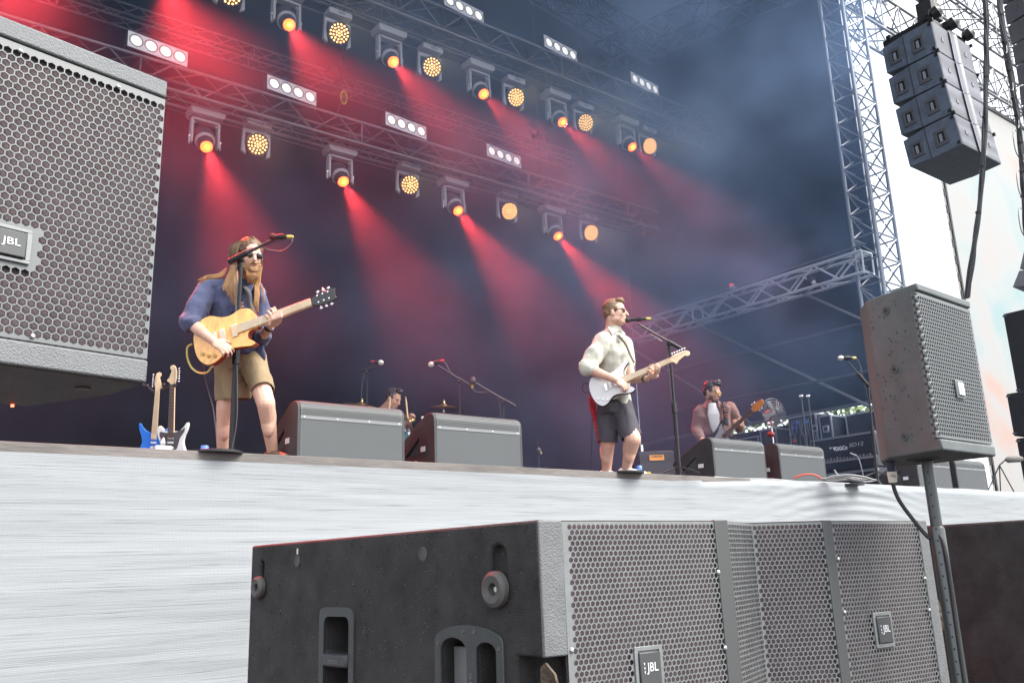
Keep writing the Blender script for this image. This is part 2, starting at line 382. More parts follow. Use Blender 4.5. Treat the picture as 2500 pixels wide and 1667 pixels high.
# cables draped inside the trusses
for (Y, Z, X1_, lb) in ((10.2, 9.32, 12.4, 'black cable loom lying inside the upper lamp truss'), (11.3, 7.68, 11.6, 'black cable loom lying inside the lower lamp truss')):
    cb = MB()
    for k in range(4):
        pts = []; x = -3
        while x < X1_: pts.append((x, Y + random.uniform(-.12, .12), Z + random.uniform(-.07, .07))); x += random.uniform(.35, .7)
        cb.path(bez(pts, 4), .009, 5)
    tag(cb.build('cable_loom', mat('cable_sheath', (.09, .09, .1), .35)), lb, 'cable', 'cable looms in the trusses')

# roof beams
rt = thing('roof_beam', 'dark lattice beam sloping along the right edge of the roof', 'beam', (13, 6.6, 11), 'roof beams')
truss('x', rt, (13, 6.2, 11.25), (13, 13.2, 12.65), .5, .62, m=alud, cr_=.035, br=.018, bay=.75, xb=True)
rt = thing('roof_beam', 'dark lattice rafter crossing the roof above the upper lamp row', 'beam', (6, 10.9, 12), 'roof beams')
truss('x', rt, (2.0, 11.3, 12.9), (13, 11.3, 11.9), .4, .5, m=alud, cr_=.03, br=.015, bay=.7, xb=True)
rt = thing('roof_beam', 'dark lattice beam running rearward across the middle of the roof', 'beam', (9.5, 6.6, 12), 'roof beams')
truss('x', rt, (9.2, 6.4, 11.9), (9.2, 13, 13.1), .4, .5, m=alud, cr_=.03, br=.015, bay=.7, xb=True)
rl = MB(); rl.add([(6.5, 3.4, 12.72), (WX + .25, 6.6, 11.54), (WX + .25, 13.3, 12.78), (6.5, 13.3, 14.2)], [(0, 1, 2, 3)]); part(rl, 'lit_panel', mat('roof_panel_lit', (.5, .56, .62), .8, var=.15, vscale=1), rf)  # blue-grey roof panel, paled in colour so it looks lit behind the beams
bt = MB()
for a, b_ in (((7, 8.5, 12.2), (12.9, 12.6, 12.4)), ((7.2, 12.8, 12.9), (12.9, 8.2, 11.5)), ((4, 9, 12.6), (9, 12.8, 13.0))): bt.tube(a, b_, .03)
parts(bt, 'brace', mat('roof_brace', (.2, .17, .14), .6, .4), rf)

# side truss and wall bracing
stt = truss('side_truss', 'bright aluminium lattice beam running rearward along the right stage wall', (13.0, 7.25, 5.84), (13.0, 12.7, 5.9), .30, .36, m=mat('lit_alu', (.75, .77, .8), .35, .3), cr_=.027, br=.017, bay=.85)  # aluminium lightened in colour so this beam looks lit
part(MB().tube((12.93, 7.2, 6.14), (12.93, 12.4, 6.16), .014), 'rail', trd, stt)
wb = thing('wall_bracing', 'grey tube bracing crossing low on the black right stage wall', 'scaffold', (13.2, 10, 3.6))
b = MB(); gx = 13.12
for z in (4.9, 4.1): b.tube((gx, 7.2, z), (gx, 12.7, z + .05), .024)
parts(b, 'rail', alud, wb)
b = MB()
for a, c in (((gx + .05, 11.0, 5.7), (gx + .05, 7.6, 3.5)), ((gx + .05, 12.8, 5.6), (gx + .05, 10.0, 3.6)), ((gx + .05, 8.6, 5.7), (gx + .05, 7.2, 4.7))): b.tube(a, c, .028)
parts(b, 'diagonal', mat('brace_alu', (.3, .3, .31), .5, .6), wb)
lc = thing('low_curtain', 'dark cloth panel behind the flight cases at the right stage side', 'curtain', (WX, 9, 2.6))
b = MB(); b.bb((WX + .02, 7.3, SZ), (WX + .05, 12.95, 3.50)); b.bb((WX + .052, 10.7, SZ), (WX + .08, 13.0, 3.9)); part(b, 'panel', cloth, lc)
part(MB().tube((WX - .02, 7.2, 3.64), (WX - .02, 12.9, 3.64), .03), 'rail', alu, lc)
# small lamps/clamps on side truss
for (Y, cc, lb) in ((9.9, (.8, .05, .05), 'small red lit fixture clamped on top of the side truss'), (8.25, (.2, .22, .3), 'small clear lamp hanging inside the side truss')):
    q = thing('small_fixture', lb, 'lamp', (13, Y, 6.05)); z = 6.12 if Y > 9 else 5.8
    part(MB().lathe([(.02, -.09), (.055, -.07), (.06, .05), (.045, .07)], (12.9, Y, z), (-.2, -.5, -.5)), 'can', mat('fixture_can', (.5, .5, .52), .4, .5) if Y > 9 else blk, q)
    part(MB().ball((12.9, Y + .03, z + .06) if Y > 9 else (12.88, Y - .04, z - .05), .045), 'lens', mat('red_gel', (.6, .03, .03), .4, emit=(1, .05, .05), es=.6) if Y > 9 else mat('clear_lens', (.5, .5, .6), .1, spec=1), q)

# tower
tw = truss('stage_tower', 'tall aluminium lattice tower at the right front corner of the stage', (13.32, 7.25, 0), (13.32, 7.25, 12.2), .42, .64, up=(1, 0, 0), m=alu, cr_=.032, br=.015, bay=.42, cat='tower', xb=True)
part(MB().tube((13.02, 7.02, 0), (13.02, 7.02, 12), .012), 'cable', blk, tw)
# outer right trusses seen against the sky
for (Y, Z, h, lb) in ((9.0, 13.25, .9, 'bright lattice beam above the video screen, lower of two'), (9.0, 15.6, .8, 'bright lattice beam above the video screen, upper of two')):
    truss('outrigger_truss', lb, (13.8, Y, Z), (28, Y, Z), .6, h, m=alu, cr_=.035, br=.02, bay=.8, group='outrigger trusses', xb=True)
truss('outrigger_truss', 'lattice beam rising to the right above the tower top', (13.4, 7.6, 12.0), (20, 9.4, 15.2), .5, .6, m=alu, cr_=.035, br=.02, bay=.8, group='outrigger trusses', xb=True)
# ---- big video screen right
sc = thing('video_screen', 'large pale bright video screen beyond the tower at right', 'screen', (19, 9, 2))
scm = mat('screen_glow', (.5, .5, .5), .5)
n_, l_ = scm.node_tree.nodes, scm.node_tree.links; P_ = n_['Principled BSDF']
tc = n_.new('ShaderNodeTexCoord'); t1 = n_.new('ShaderNodeTexNoise'); t1.inputs['Scale'].default_value = .3; t1.inputs['Detail'].default_value = 3; t1.inputs['Distortion'].default_value = 1.5; l_.new(tc.outputs['Object'], t1.inputs[0])
cr = n_.new('ShaderNodeValToRGB'); E_ = cr.color_ramp.elements; E_[0].position = .3; E_[0].color = (.55, .80, .80, 1); E_[1].position = .68; E_[1].color = (1.0, .66, .54, 1)
q = E_.new(.45); q.color = (.80, .84, .82, 1); q = E_.new(.58); q.color = (.86, .80, .76, 1)
l_.new(t1.outputs[0], cr.inputs[0]); l_.new(cr.outputs[0], P_.inputs['Emission Color']); P_.inputs['Emission Strength'].default_value = .27
P_.inputs['Base Color'].default_value = (.02, .02, .02, 1)
b = MB(); b.bb((20.1, 9.0, 2.2), (32, 9.1, 12.6)); part(b, 'panel', scm, sc, smooth=0)
b = MB(); b.bb((20.03, 8.98, 2.1), (20.1, 9.02, 12.7)); b.bb((20.1, 8.95, 12.6), (32, 9.2, 12.7))
for k in range(24): b.bb((19.96, 8.99, 2.6 + k * .42), (20.03, 9.01, 2.8 + k * .42))
part(b, 'frame', blk, sc, smooth=0)
b = MB()
for x in (22.4, 25, 29.5): b.tube((x, 9.4, 0), (x, 9.4, 12.6), .05)
parts(b, 'support', alud, sc)

# ---- chain hoists
def hoist(loc, label, sling=False, top=12.6):
    x, y, z = loc; q = thing('chain_hoist', label, 'hoist', loc, 'chain hoists')
    part(MB().lathe([(.05, -.26), (.085, -.25), (.09, .1), (.075, .24), (.03, .26)], (x, y, z), (1, .1, -.15)), 'motor', blkp, q)
    part(MB().box((x - .02, y, z), (.12, .22, .24)), 'gearbox', blk, q, bevel=.01)
    c = MB(); zz = z + .1; k = 0
    while zz < top: c.lathe([(.004, -.025), (.011, -.018), (.011, .018), (.004, .025)], (x, y, zz), (0, 0, 1), 5); zz += .05; k += 1
    part(c, 'chain', alud, q)
    c = MB(); c.path(bez([(x, y - .1, z - .1), (x + .12, y - .12, z - .35), (x - .05, y - .12, z - .5), (x + .06, y - .1, z - .25)], 8), .008, 5)
    part(c, 'loose_chain', trd, q)
    h = MB(); h.tube((x, y, z - .12), (x, y, z - .5), .012)
    for s in (-1, 1): h.tube((x, y, z - .45), (x + .14 * s, y + .1 * s, z - .85), .009)
    part(h, 'hook', alud, q)
    if sling:
        ring = [(x + .05 * math.cos(a), y - .1, z - .42 + .11 * math.sin(a)) for a in [i * math.pi / 8 for i in range(17)]]
        part(MB().path(ring, .012, 6, cap=False), 'sling', mat('lime_sling', (.5, .8, .02), .6), q)
hoist((5.55, 11.35, 8.80), 'dark chain hoist with a lime green sling above the lower lamp truss', True)
hoist((10.74, 11.4, 11.02), 'chain hoist hanging high under the hazy roof at right')
hoist((9.55, 11.35, 9.0), 'chain hoist on the right part of the lower lamp truss')
hoist((2.45, 10.2, 10.0), 'chain hoist at upper left above the red haze')
# ================================================================== LIGHTING FIXTURES
shell = mat('fixture_shell', (.045, .045, .05), .45, bump=.1)
shell_l = mat('fixture_grey_trim', (.42, .40, .40), .5)
BEAM = V((-.06, -.88, -1.0)).normalized()
lensr = mat('red_lens', (.3, .01, .01), .3, emit=(1, .06, .01), es=5)
lensc = mat('red_lens_core', (.3, .1, .01), .3, emit=(1, .42, .02), es=5)
def frame(d, up=(0, 0, 1)):
    d = V(d).normalized(); x = d.cross(V(up)).normalized(); y = x.cross(d); return x, d, y
def mover(loc, label, group, power=1650, size=26, beam=BEAM, lit=True):
    """moving head lamp hanging from its base; loc = centre of its base"""
    x, y, z = loc; q = thing('moving_head_lamp', label, 'stage lamp', loc, group)
    b = MB(); b.prism([(-.24, -.02), (-.21, -.06), (.21, -.06), (.24, -.02), (.24, .05), (.2, .07), (-.2, .07), (-.24, .05)], (x, y, z), (1, 0, 0), (0, 0, 1), (0, 1, 0), -.14, .14)
    part(b, 'base', shell_l, q, bevel=.012)
    c = MB()
    for dx in (-.14, .14):
        c = MB(); c.box((x + dx, y, z + .1), (.03, .06, .07)); c.lathe([(.035, -.02), (.035, .02)], (x + dx, y, z + .16), (1, 0, 0), 10); part(c, 'clamp', blk, q)
    yk = MB(); pz = z - .40
    yk.box((x, y, z - .105), (.36, .13, .035))
    for s in (-1, 1):
        yk.prism([(-.05, 0), (.05, 0), (.065, -.3), (.05, -.38), (-.05, -.38), (-.065, -.3)], (x + s * .185, y, z - .09), (0, 1, 0), (0, 0, 1), (1, 0, 0), -.018, .018)
        yk.tube((x + s * .18, y - .0, z - .105), (x + s * .15, y, z - .16), .03, n=6)
    part(yk, 'yoke', shell_l, q, bevel=.01)
    kn = MB()
    for s in (-1, 1): kn.box((x + s * .215, y - .02, pz + .02), (.02, .05, .03)); kn.tube((x + s * .215, y - .03, pz), (x + s * .215, y - .03, pz - .09), .008)
    parts(kn, 'lock_knob', steel, q)
    hx, hd, hy = frame(beam); pv = V((x, y, pz + .03))
    h = MB(); h.lathe([(.06, -.22), (.12, -.20), (.145, -.12), (.15, .02), (.135, .06), (.115, .10), (.10, .16), (.092, .22), (.088, .235)], pv, hd, 20)
    hd_o = part(h, 'head', shell, q)
    bnd = MB(); bnd.lathe([(.139, .055), (.128, .075), (.121, .095), (.117, .10)], pv + hd * .004, hd, 20); part(bnd, 'trim_band', shell_l, hd_o)
    L = MB(); 
    for j in range(1, 5): pass
    L.lathe([(.0001, .262), (.04, .258), (.07, .246), (.082, .236)], pv, hd, 20); part(L, 'lens', lensr if lit else blk, hd_o)
    L = MB(); L.lathe([(.0001, .276), (.020, .272), (.030, .264)], pv - hy * -.01, hd, 16); part(L, 'lens_core', lensc if lit else blk, hd_o)
    if lit and power:
        l = bpy.data.lights.new('beam', 'SPOT'); l.energy = power; l.color = (1, .03, .022); l.spot_size = R_(size); l.spot_blend = 1.0; l.shadow_soft_size = .05
        o = bpy.data.objects.new('beam', l); COL.objects.link(o); o.matrix_world = Matrix.Translation(pv + hd * .29) @ (-hd).to_track_quat('Z', 'Y').to_matrix().to_4x4()
        o.parent = q; o.matrix_parent_inverse = Matrix.Translation(-V(loc)); o['label'] = 'red beam'
        del o['label']
    return q
ledm = mat('amber_led', (.4, .2, .05), .3, emit=(1, .46, .14), es=1.9)
ledh = mat('led_face', (.02, .012, .008), .5)
def wash(loc, label, group, power=18):
    """round LED wash lamp in a square yoke; loc = base centre"""
    x, y, z = loc; q = thing('wash_lamp', label, 'stage lamp', loc, group)
    part(MB().box((x, y, z), (.36, .2, .09)), 'base', shell_l, q, bevel=.01)
    b = MB(); b.prism([(-.05, -.018), (.05, -.018), (.05, .018), (-.05, .018)], (x + .01, y - .101, z), (1, 0, 0), (0, 0, 1), (0, -1, 0), 0, .006); part(b, 'display', mat('display_glass', (.25, .27, .3), .15), q)
    yk = MB()
    outer = [(-.205, .0), (.205, .0), (.215, -.36), (.15, -.40), (.175, -.2), (.17, -.06), (-.17, -.06), (-.175, -.2), (-.15, -.40), (-.215, -.36)]
    yk.prism(outer, (x, y + .03, z - .075), (1, 0, 0), (0, 0, 1), (0, 1, 0), -.03, .03); part(yk, 'yoke', shell_l, q, bevel=.008)
    c = MB(); c.tube((x - .1, y, z + .04), (x - .1, y, z + .14), .018); c.tube((x + .1, y, z + .04), (x + .1, y, z + .14), .018); parts(c, 'clamp', blk, q)
    d_ = V((-.18, -.92, -.42)).normalized(); pv = V((x, y - .02, z - .30)); hx, hd, hy = frame(d_)
    h = MB(); h.lathe([(.08, -.14), (.14, -.11), (.165, .0), (.165, .055), (.152, .06), (.148, .05)], pv, hd, 26); ho = part(h, 'head', shell, q)
    part(MB().lathe([(.0001, .052), (.148, .05)], pv, hd, 26), 'face', ledh, ho)
    leds = MB()
    for r_, n in ((0, 1), (.042, 6), (.085, 11), (.126, 16)):
        for k in range(n):
            a = 2 * math.pi * (k + .3) / n; c = pv + hd * .058 + hx * (r_ * math.cos(a)) + hy * (r_ * math.sin(a)); leds.lathe([(.0145, 0), (.012, .006), (.0001, .009)], c, hd, 7)
    o = part(leds, 'led_array', ledm, ho); 
    if power:
        l = bpy.data.lights.new('wash', 'SPOT'); l.energy = power; l.color = (1, .55, .2); l.spot_size = R_(60); l.spot_blend = 1; l.shadow_soft_size = .12
        ob = bpy.data.objects.new('wash', l); COL.objects.link(ob); ob.matrix_world = Matrix.Translation(pv + hd * .1) @ (-hd).to_track_quat('Z', 'Y').to_matrix().to_4x4()
        ob.parent = q; ob.matrix_parent_inverse = Matrix.Translation(-V(loc))
    return q
glass = mat('blinder_glass', (.75, .76, .74), .12, spec=1, emit=(1, .95, .85), es=.35)  # faint glow added to whiten lenses that would look grey in shade
bl_w = mat('blinder_face', (.9, .89, .87), .45)
def blinder(loc, label, group):
    x, y, z = loc; q = thing('blinder_lamp', label, 'stage lamp', loc, group); ax = V((.1, -1, .05)).normalized(); hx, hd, hy = frame(ax)
    M_ = Matrix((hx, hd, hy)).transposed(); c = V(loc)
    part(MB().box(c - hd * .07, (.80, .12, .235), M_), 'housing', shell, q, bevel=.01)
    f = MB(); f.box(c, (.80, .014, .235), M_); part(f, 'face_plate', bl_w, q, bevel=.004)
    for k in range(4):
        o = c + hx * ((k - 1.5) * .195)
        cell = part(MB().lathe([(.092, .006), (.092, .014), (.078, .016), (.072, .008)], o, hd, 22), 'bezel', mat('bezel_grey', (.35, .33, .32), .4), q)
        part(MB().lathe([(.074, .008), (.06, .014), (.035, .022), (.0001, .027)], o, hd, 20), 'lens', glass, cell)
    br = MB(); br.box(c - hd * .07 - hy * .14, (.12, .03, .06), M_); br.tube(c - hd * .07, c - hd * .1 - V((0, 0, .22)), .012); part(br, 'bracket', blk, q)
    return q
ga = 'moving lamps on the upper truss'; gb = 'moving lamps on the lower truss'
ordn = ['leftmost', 'second from left', 'third from left', 'fourth from left', 'fifth from left', 'rightmost']
UX = [2.54, 4.18, 5.81, 7.45, 9.09, 10.75]; LX = [3.50, 5.57, 7.66, 9.82]
mvs = []
for k, x in enumerate([.9] + UX):
    lb = 'red moving lamp beyond the left end of the visible upper row' if k == 0 else 'red beam moving lamp %s on the upper lamp truss' % ordn[k - 1]
    mover((x, 10.3, 9.06), lb, ga, power=[4200, 3600, 1700, 1050, 750, 550, 380][k])
for k, x in enumerate([1.45] + LX):
    lb = 'red moving lamp on the lower truss hidden behind the near left speaker' if k == 0 else 'red beam moving lamp %s on the lower lamp truss' % (['leftmost', 'second from left', 'third from left', 'rightmost'][k - 1])
    mover((x, 11.4, 7.51), lb, gb)
for k, x in enumerate([3.39, 4.97, 6.54, 8.17, 9.71, 11.31]): wash((x, 10.3, 9.05), 'amber LED wash lamp %s on the upper lamp truss' % ordn[k], 'wash lamps on the upper truss')
for k, x in enumerate([4.25, 6.79, 8.80, 10.72]): wash((x, 11.4, 7.57), 'amber LED wash lamp %s on the lower lamp truss' % ['leftmost', 'second from left', 'third from left', 'rightmost'][k], 'wash lamps on the lower truss')
for k, x in enumerate([6.94, 8.93, 10.96]): blinder((x, 9.92, 9.74), 'four cell white blinder %s on top of the upper truss' % ['left', 'middle', 'right'][k], 'blinders on the upper truss')
for k, x in enumerate([2.72, 4.62, 6.55, 8.5]): blinder((x, 11.05, 8.10), 'four cell white blinder %s on top of the lower truss' % ['leftmost', 'second from left', 'third from left', 'rightmost'][k], 'blinders on the lower truss')

# ================================================================== HAZE (stage smoke)
hz = MB(); hz.bb((-8.9, 6.35, 2.02), (13.25, 12.85, 11.6))
hm = bpy.data.materials.new('stage_haze'); hm.use_nodes = True; n_, l_ = hm.node_tree.nodes, hm.node_tree.links; n_.clear()
out = n_.new('ShaderNodeOutputMaterial'); pv = n_.new('ShaderNodeVolumePrincipled'); l_.new(pv.outputs[0], out.inputs['Volume'])
pv.inputs['Color'].default_value = (.37, .57, .98, 1); pv.inputs['Anisotropy'].default_value = .4  # bluish light on the smoke is put into its scatter colour
tc = n_.new('ShaderNodeTexCoord'); mp = n_.new('ShaderNodeMapping'); mp.inputs['Scale'].default_value = (.34, .34, .42); l_.new(tc.outputs['Object'], mp.inputs[0])
t1 = n_.new('ShaderNodeTexNoise'); t1.inputs['Scale'].default_value = 1.6; t1.inputs['Detail'].default_value = 4; t1.inputs['Roughness'].default_value = .5; l_.new(mp.outputs[0], t1.inputs[0])
r1 = n_.new('ShaderNodeMapRange'); r1.inputs[1].default_value = .42; r1.inputs[2].default_value = .66; r1.inputs[3].default_value = .018; r1.inputs[4].default_value = .16; l_.new(t1.outputs[0], r1.inputs[0])
sx = n_.new('ShaderNodeSeparateXYZ'); l_.new(tc.outputs['Object'], sx.inputs[0]); g1 = n_.new('ShaderNodeMapRange'); g1.interpolation_type = 'SMOOTHSTEP'; g1.inputs[1].default_value = 1.5; g1.inputs[2].default_value = 12; g1.inputs[3].default_value = .5; g1.inputs[4].default_value = 1.7; l_.new(sx.outputs[0], g1.inputs[0])
mu = n_.new('ShaderNodeMath'); mu.operation = 'MULTIPLY'; l_.new(r1.outputs[0], mu.inputs[0]); l_.new(g1.outputs[0], mu.inputs[1]); g2 = n_.new('ShaderNodeMapRange'); g2.interpolation_type = 'SMOOTHSTEP'; g2.inputs[1].default_value = 2; g2.inputs[2].default_value = 5.5; g2.inputs[3].default_value = .22; g2.inputs[4].default_value = 1; l_.new(sx.outputs[2], g2.inputs[0]); m2 = n_.new('ShaderNodeMath'); m2.operation = 'MULTIPLY'; l_.new(mu.outputs[0], m2.inputs[0]); l_.new(g2.outputs[0], m2.inputs[1]); l_.new(m2.outputs[0], pv.inputs['Density'])
tag(hz.build('haze', hm, smooth=0), 'smoke haze drifting under the stage roof', 'haze', kind='stuff')
# ================================================================== LOUDSPEAKERS
def logo(o, u, v, w_, h_, parent, n, badge_m=None):
    """raised badge with the three letters and the small mark before them"""
    o, u, v, n = V(o), V(u).normalized(), V(v).normalized(), V(n).normalized()
    M_ = Matrix((u, v, n)).transposed()
    fr = MB()
    for sx, sy, dx, dy_ in ((0, 1, w_ * 1.35, h_ * .14), (0, -1, w_ * 1.35, h_ * .14), (1, 0, w_ * .16, h_ * 1.12), (-1, 0, w_ * .16, h_ * 1.12)):
        fr.box(o + u * sx * w_ * .6 + v * sy * h_ * .62 + n * .001, (dx, dy_, .004), M_)
    f = part(fr, 'badge_frame', grille_m, parent, bevel=.001)
    part(MB().box(o - n * .008, (w_ * 1.2, h_ * 1.25, .01), M_), 'badge_well', blk, f)
    b = part(MB().box(o + n * .002, (w_, h_, .010), M_), 'badge', badge_m or mat('badge_grey', (.055, .057, .06), .4), parent, bevel=.0015)
    t = MB(); t.text('JBL', o + u * w_ * .06 + n * .0075, u, v, h_ * .36, .0006, w_ * .55, off=.012)
    for k, (a, c) in enumerate(((.36, .16), (.355, .02), (.35, -.1))): t.add([o - u * w_ * (a + .0) + v * h_ * (c + .03) + n * .0082, o - u * w_ * (a - .07) + v * h_ * (c + .03) + n * .0082, o - u * w_ * (a - .035) + v * h_ * (c - .07) + n * .0082], [(0, 1, 2)])
    part(t, 'lettering', mat('badge_letters', (.55, .56, .58), .5), b, smooth=0)
def screws(pts, n, parent, r=.006):
    s = MB()
    for p in pts: s.lathe([(r, -.001), (r * .9, .002), (r * .4, .0035), (.0001, .003)], p, n, 12)
    parts(s, 'grille_screw', steel, parent)

# ---- near left speaker on its pole
ls = thing('loudspeaker', 'large loudspeaker with hexagonal steel grille filling the left edge, nearest the camera', 'loudspeaker', (.2, 1.7, 1.53))
u = V((.982, .19, 0)).normalized(); nrm = V((.19, -.982, 0)).normalized(); zt, zb = 2.118, 1.533; Rr = V((.407, 1.57, 0)); Wd = .40; L0 = Rr - u * Wd
def lsp(a, z, d=0): return V((L0.x, L0.y, 0)) + u * a + nrm * d + V((0, 0, z))
b = MB(); pl = [(0, 0), (Wd, 0), (Wd, .13), (Wd - .07, .33), (.07, .33), (0, .13)]
b.prism(pl, (L0.x, L0.y, 0), u, -nrm, (0, 0, 1), zb, zt)
cut = MB(); cut.prism([(-.03, -.03), (Wd + .03, -.03), (Wd + .03, .010), (-.03, .010)], (L0.x, L0.y, 0), u, -nrm, (0, 0, 1), zb + .042, zt - .036)
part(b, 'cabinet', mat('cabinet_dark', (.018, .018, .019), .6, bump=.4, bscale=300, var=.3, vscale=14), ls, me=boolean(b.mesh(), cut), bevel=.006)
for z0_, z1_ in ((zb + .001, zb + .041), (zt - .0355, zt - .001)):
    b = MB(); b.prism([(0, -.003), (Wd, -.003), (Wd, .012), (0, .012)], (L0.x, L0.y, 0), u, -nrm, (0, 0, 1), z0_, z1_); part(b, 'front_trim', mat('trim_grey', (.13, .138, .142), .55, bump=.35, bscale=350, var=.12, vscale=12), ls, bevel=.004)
GH = (zt - .038) - (zb + .044); GW = Wd - .001; pit = .0140
gm = hexgrille(GW, GH, pit, (.0021), .0025, lambda a, v_, d: lsp(.000 + a, zb + .044 + v_, -.001 - d), skip=lambda a, v_: (a < .206 and a > .110 and .114 < v_ < .190) or v_ < .008 or v_ > GH - .016)
part(gm, 'grille', mat('grille_steel_lit', (.12, .128, .13), .5, .1, spec=.6), ls, smooth=0)
b = MB(); b.add([lsp(.001, zb + .044, -.0095), lsp(Wd - .002, zb + .044, -.0095), lsp(Wd - .002, zt - .038, -.0095), lsp(.001, zt - .038, -.0095)], [(0, 1, 2, 3)]); part(b, 'foam_backing', foam, ls)
logo(lsp(.158, zb + .044 + .152, .001), u, (0, 0, 1), .052, .042, ls, nrm)
screws([lsp(.21, zb + .052, 0), lsp(.145, zt - .05, 0), lsp(.31, zt - .048, 0)], nrm, ls, .0042)
b = MB(); b.lathe([(.05, 0), (.05, -.004), (.032, -.005), (.030, 0)], lsp(.15, zb, -.16), (0, 0, 1), 24); part(b, 'pole_socket', blk, ls)
b = MB(); b.lathe([(.013, .001), (.013, -.002), (.006, -.003)], lsp(.335, zb, -.10), (0, 0, 1), 14); b.lathe([(.009, .001), (.009, -.006)], lsp(.20, zb, -.31), (0, 0, 1), 10); parts(b, 'underside_bolt', rubber, ls)
b = MB(); b.bb((-.003, -.003, -.003), (.003, .003, .003)); b.v = [p + lsp(.178, zb - .002, -.325) for p in b.v]; b.box(lsp(.30, zb - .002, -.325), (.005, .005, .005)); parts(b, 'indicator', mat('indicator_red', (.8, .05, .03), .4, emit=(1, .1, .05), es=3), ls)
pp = thing('speaker_pole', 'black pole under the near left speaker at the left frame edge', 'pole', (.19, 1.66, 0))
part(MB().tube(lsp(.15, 0, -.16), lsp(.15, zb, -.16), .0175, n=16), 'pole', blk, pp)
part(MB().lathe([(.13, 0), (.13, .01), (.03, .03)], lsp(.15, 0, -.16), (0, 0, 1), 20), 'base', blk, pp)
cx_ = thing('speaker_cable', 'short cable with pale tagged plug under the near left speaker', 'cable', (.2, 1.8, 1.4))
b = MB(); b.path(bez([lsp(.115, zb, -.235), lsp(.113, zb - .06, -.235), lsp(.11, zb - .3, -.22), lsp(.14, .8, -.2), lsp(.1, .02, -.2)], 6), .006, 8); part(b, 'lead', blkp, cx_)
part(MB().tube(lsp(.114, zb - .058, -.235), lsp(.112, zb - .10, -.235), .009, .008, 12), 'tag', mat('tag_tape', (.45, .55, .38), .6), cx_)

# ---- right speaker on pole
rs = thing('loudspeaker', 'wet grey loudspeaker on a black pole at right with perforated grille and square badge', 'loudspeaker', (2.5, 1.32, 1.45))
k = K
B0 = dep(2105 * k, 648 * k, 2.36); dB = 2.36
B1 = ony(2228 * k, 692 * k, B0.y + .012); zT = B0.z; zB = 1.455
A0 = onz(1988 * k, 690 * k, zT); A0 = V((A0.x, A0.y, 0)); B0 = V((B0.x, B0.y, 0)); B1 = V((B1.x, B1.y, 0))
t_ = (A0 - B0).normalized(); vr = V((A0.x, A0.y, 0)).normalized()
bu = (B1 - B0).normalized(); bn = V((bu.y, -bu.x, 0)); Wb = (B1 - B0).length
A2 = A0 + vr * .10 + V((-vr.y, vr.x, 0)) * .020; C1 = B1 - bn * .21; C2 = B1 - bn * .30 - bu * .05
chx = .03
poly = [B0, B1, C1, C2, A2, A0]
b = MB(); b.prism([(p.x, p.y) for p in poly], (0, 0, 0), (1, 0, 0), (0, 1, 0), (0, 0, 1), zB, zT)
cut = MB(); cc = [B0 + bn * .05 - bu * .02, B0 + bu * (Wb + .02) + bn * .05, B0 + bu * (Wb + .02) - bn * .010, B0 - bu * .02 + t_ * .0 - bn * .010]
cut.prism([(p.x, p.y) for p in cc], (0, 0, 0), (1, 0, 0), (0, 1, 0), (0, 0, 1), zB + .030, zT - .022)
rbm = mat('wet_cabinet_paint', (.085, .10, .10), .5, bump=.45, bscale=420, var=.25, vscale=10, spec=.6)
part(b, 'cabinet', rbm, rs, me=boolean(b.mesh(), cut), bevel=.008)
def rsp(a, z, d=0): return B0 + bu * a + bn * d + V((0, 0, z))
def wrap(a, v_, d):       # the grille folds round the left edge onto the side
    s = .0125
    if a < s: return B0 - bn * .009 + (t_ * (s - a)) + V((0, 0, zB + .034 + v_)) + (-bu * .0035 if True else 0) + bu * d
    return rsp(a - s + .001, zB + .034 + v_, -.004 - d)
GHr = zT - .024 - zB - .036
part(hexgrille(Wb + .009, GHr, .0124, .0030, .002, wrap, skip=lambda a, v_: (.150 < a < .192 and .115 < v_ < .165)), 'grille', mat('grille_steel_lit', (.16, .17, .17)), rs, smooth=0)
b = MB(); b.add([rsp(.002, zB + .03, -.0135), rsp(Wb, zB + .03, -.0135), rsp(Wb, zT - .022, -.0135), rsp(.002, zT - .022, -.0135)], [(0, 1, 2, 3)]); part(b, 'foam_backing', mat('grille_foam_dark', (.07, .035, .04), .95), rs)
logo(rsp(.158, zB + .034 + .140, -.002), bu, (0, 0, 1), .034, .036, rs, bn, mat('badge_pale', (.42, .45, .46), .3))
sdn = V((-t_.y, t_.x, 0)); sdn = sdn if sdn.dot(V((-1, 0, 0))) > 0 else -sdn
for z in (zT - .05, (zT + zB) / 2 + .01, zB + .05):
    o = B0 + t_ * .11 + V((0, 0, z)) + sdn * .001
    s_ = part(MB().lathe([(.012, -.002), (.012, .001), (.0095, .0015), (.009, .0004), (.0001, .0004)], o, sdn, 20), 'rigging_screw', rubber, rs)
    c = MB(); c.bar(o + sdn * .0016 - t_ * .005, o + sdn * .0016 + t_ * .005, .0015, .001, up=sdn); c.bar(o + sdn * .0016 - V((0, 0, .005)), o + sdn * .0016 + V((0, 0, .005)), .0015, .001, up=sdn); part(c, 'cross_slot', dark, s_)
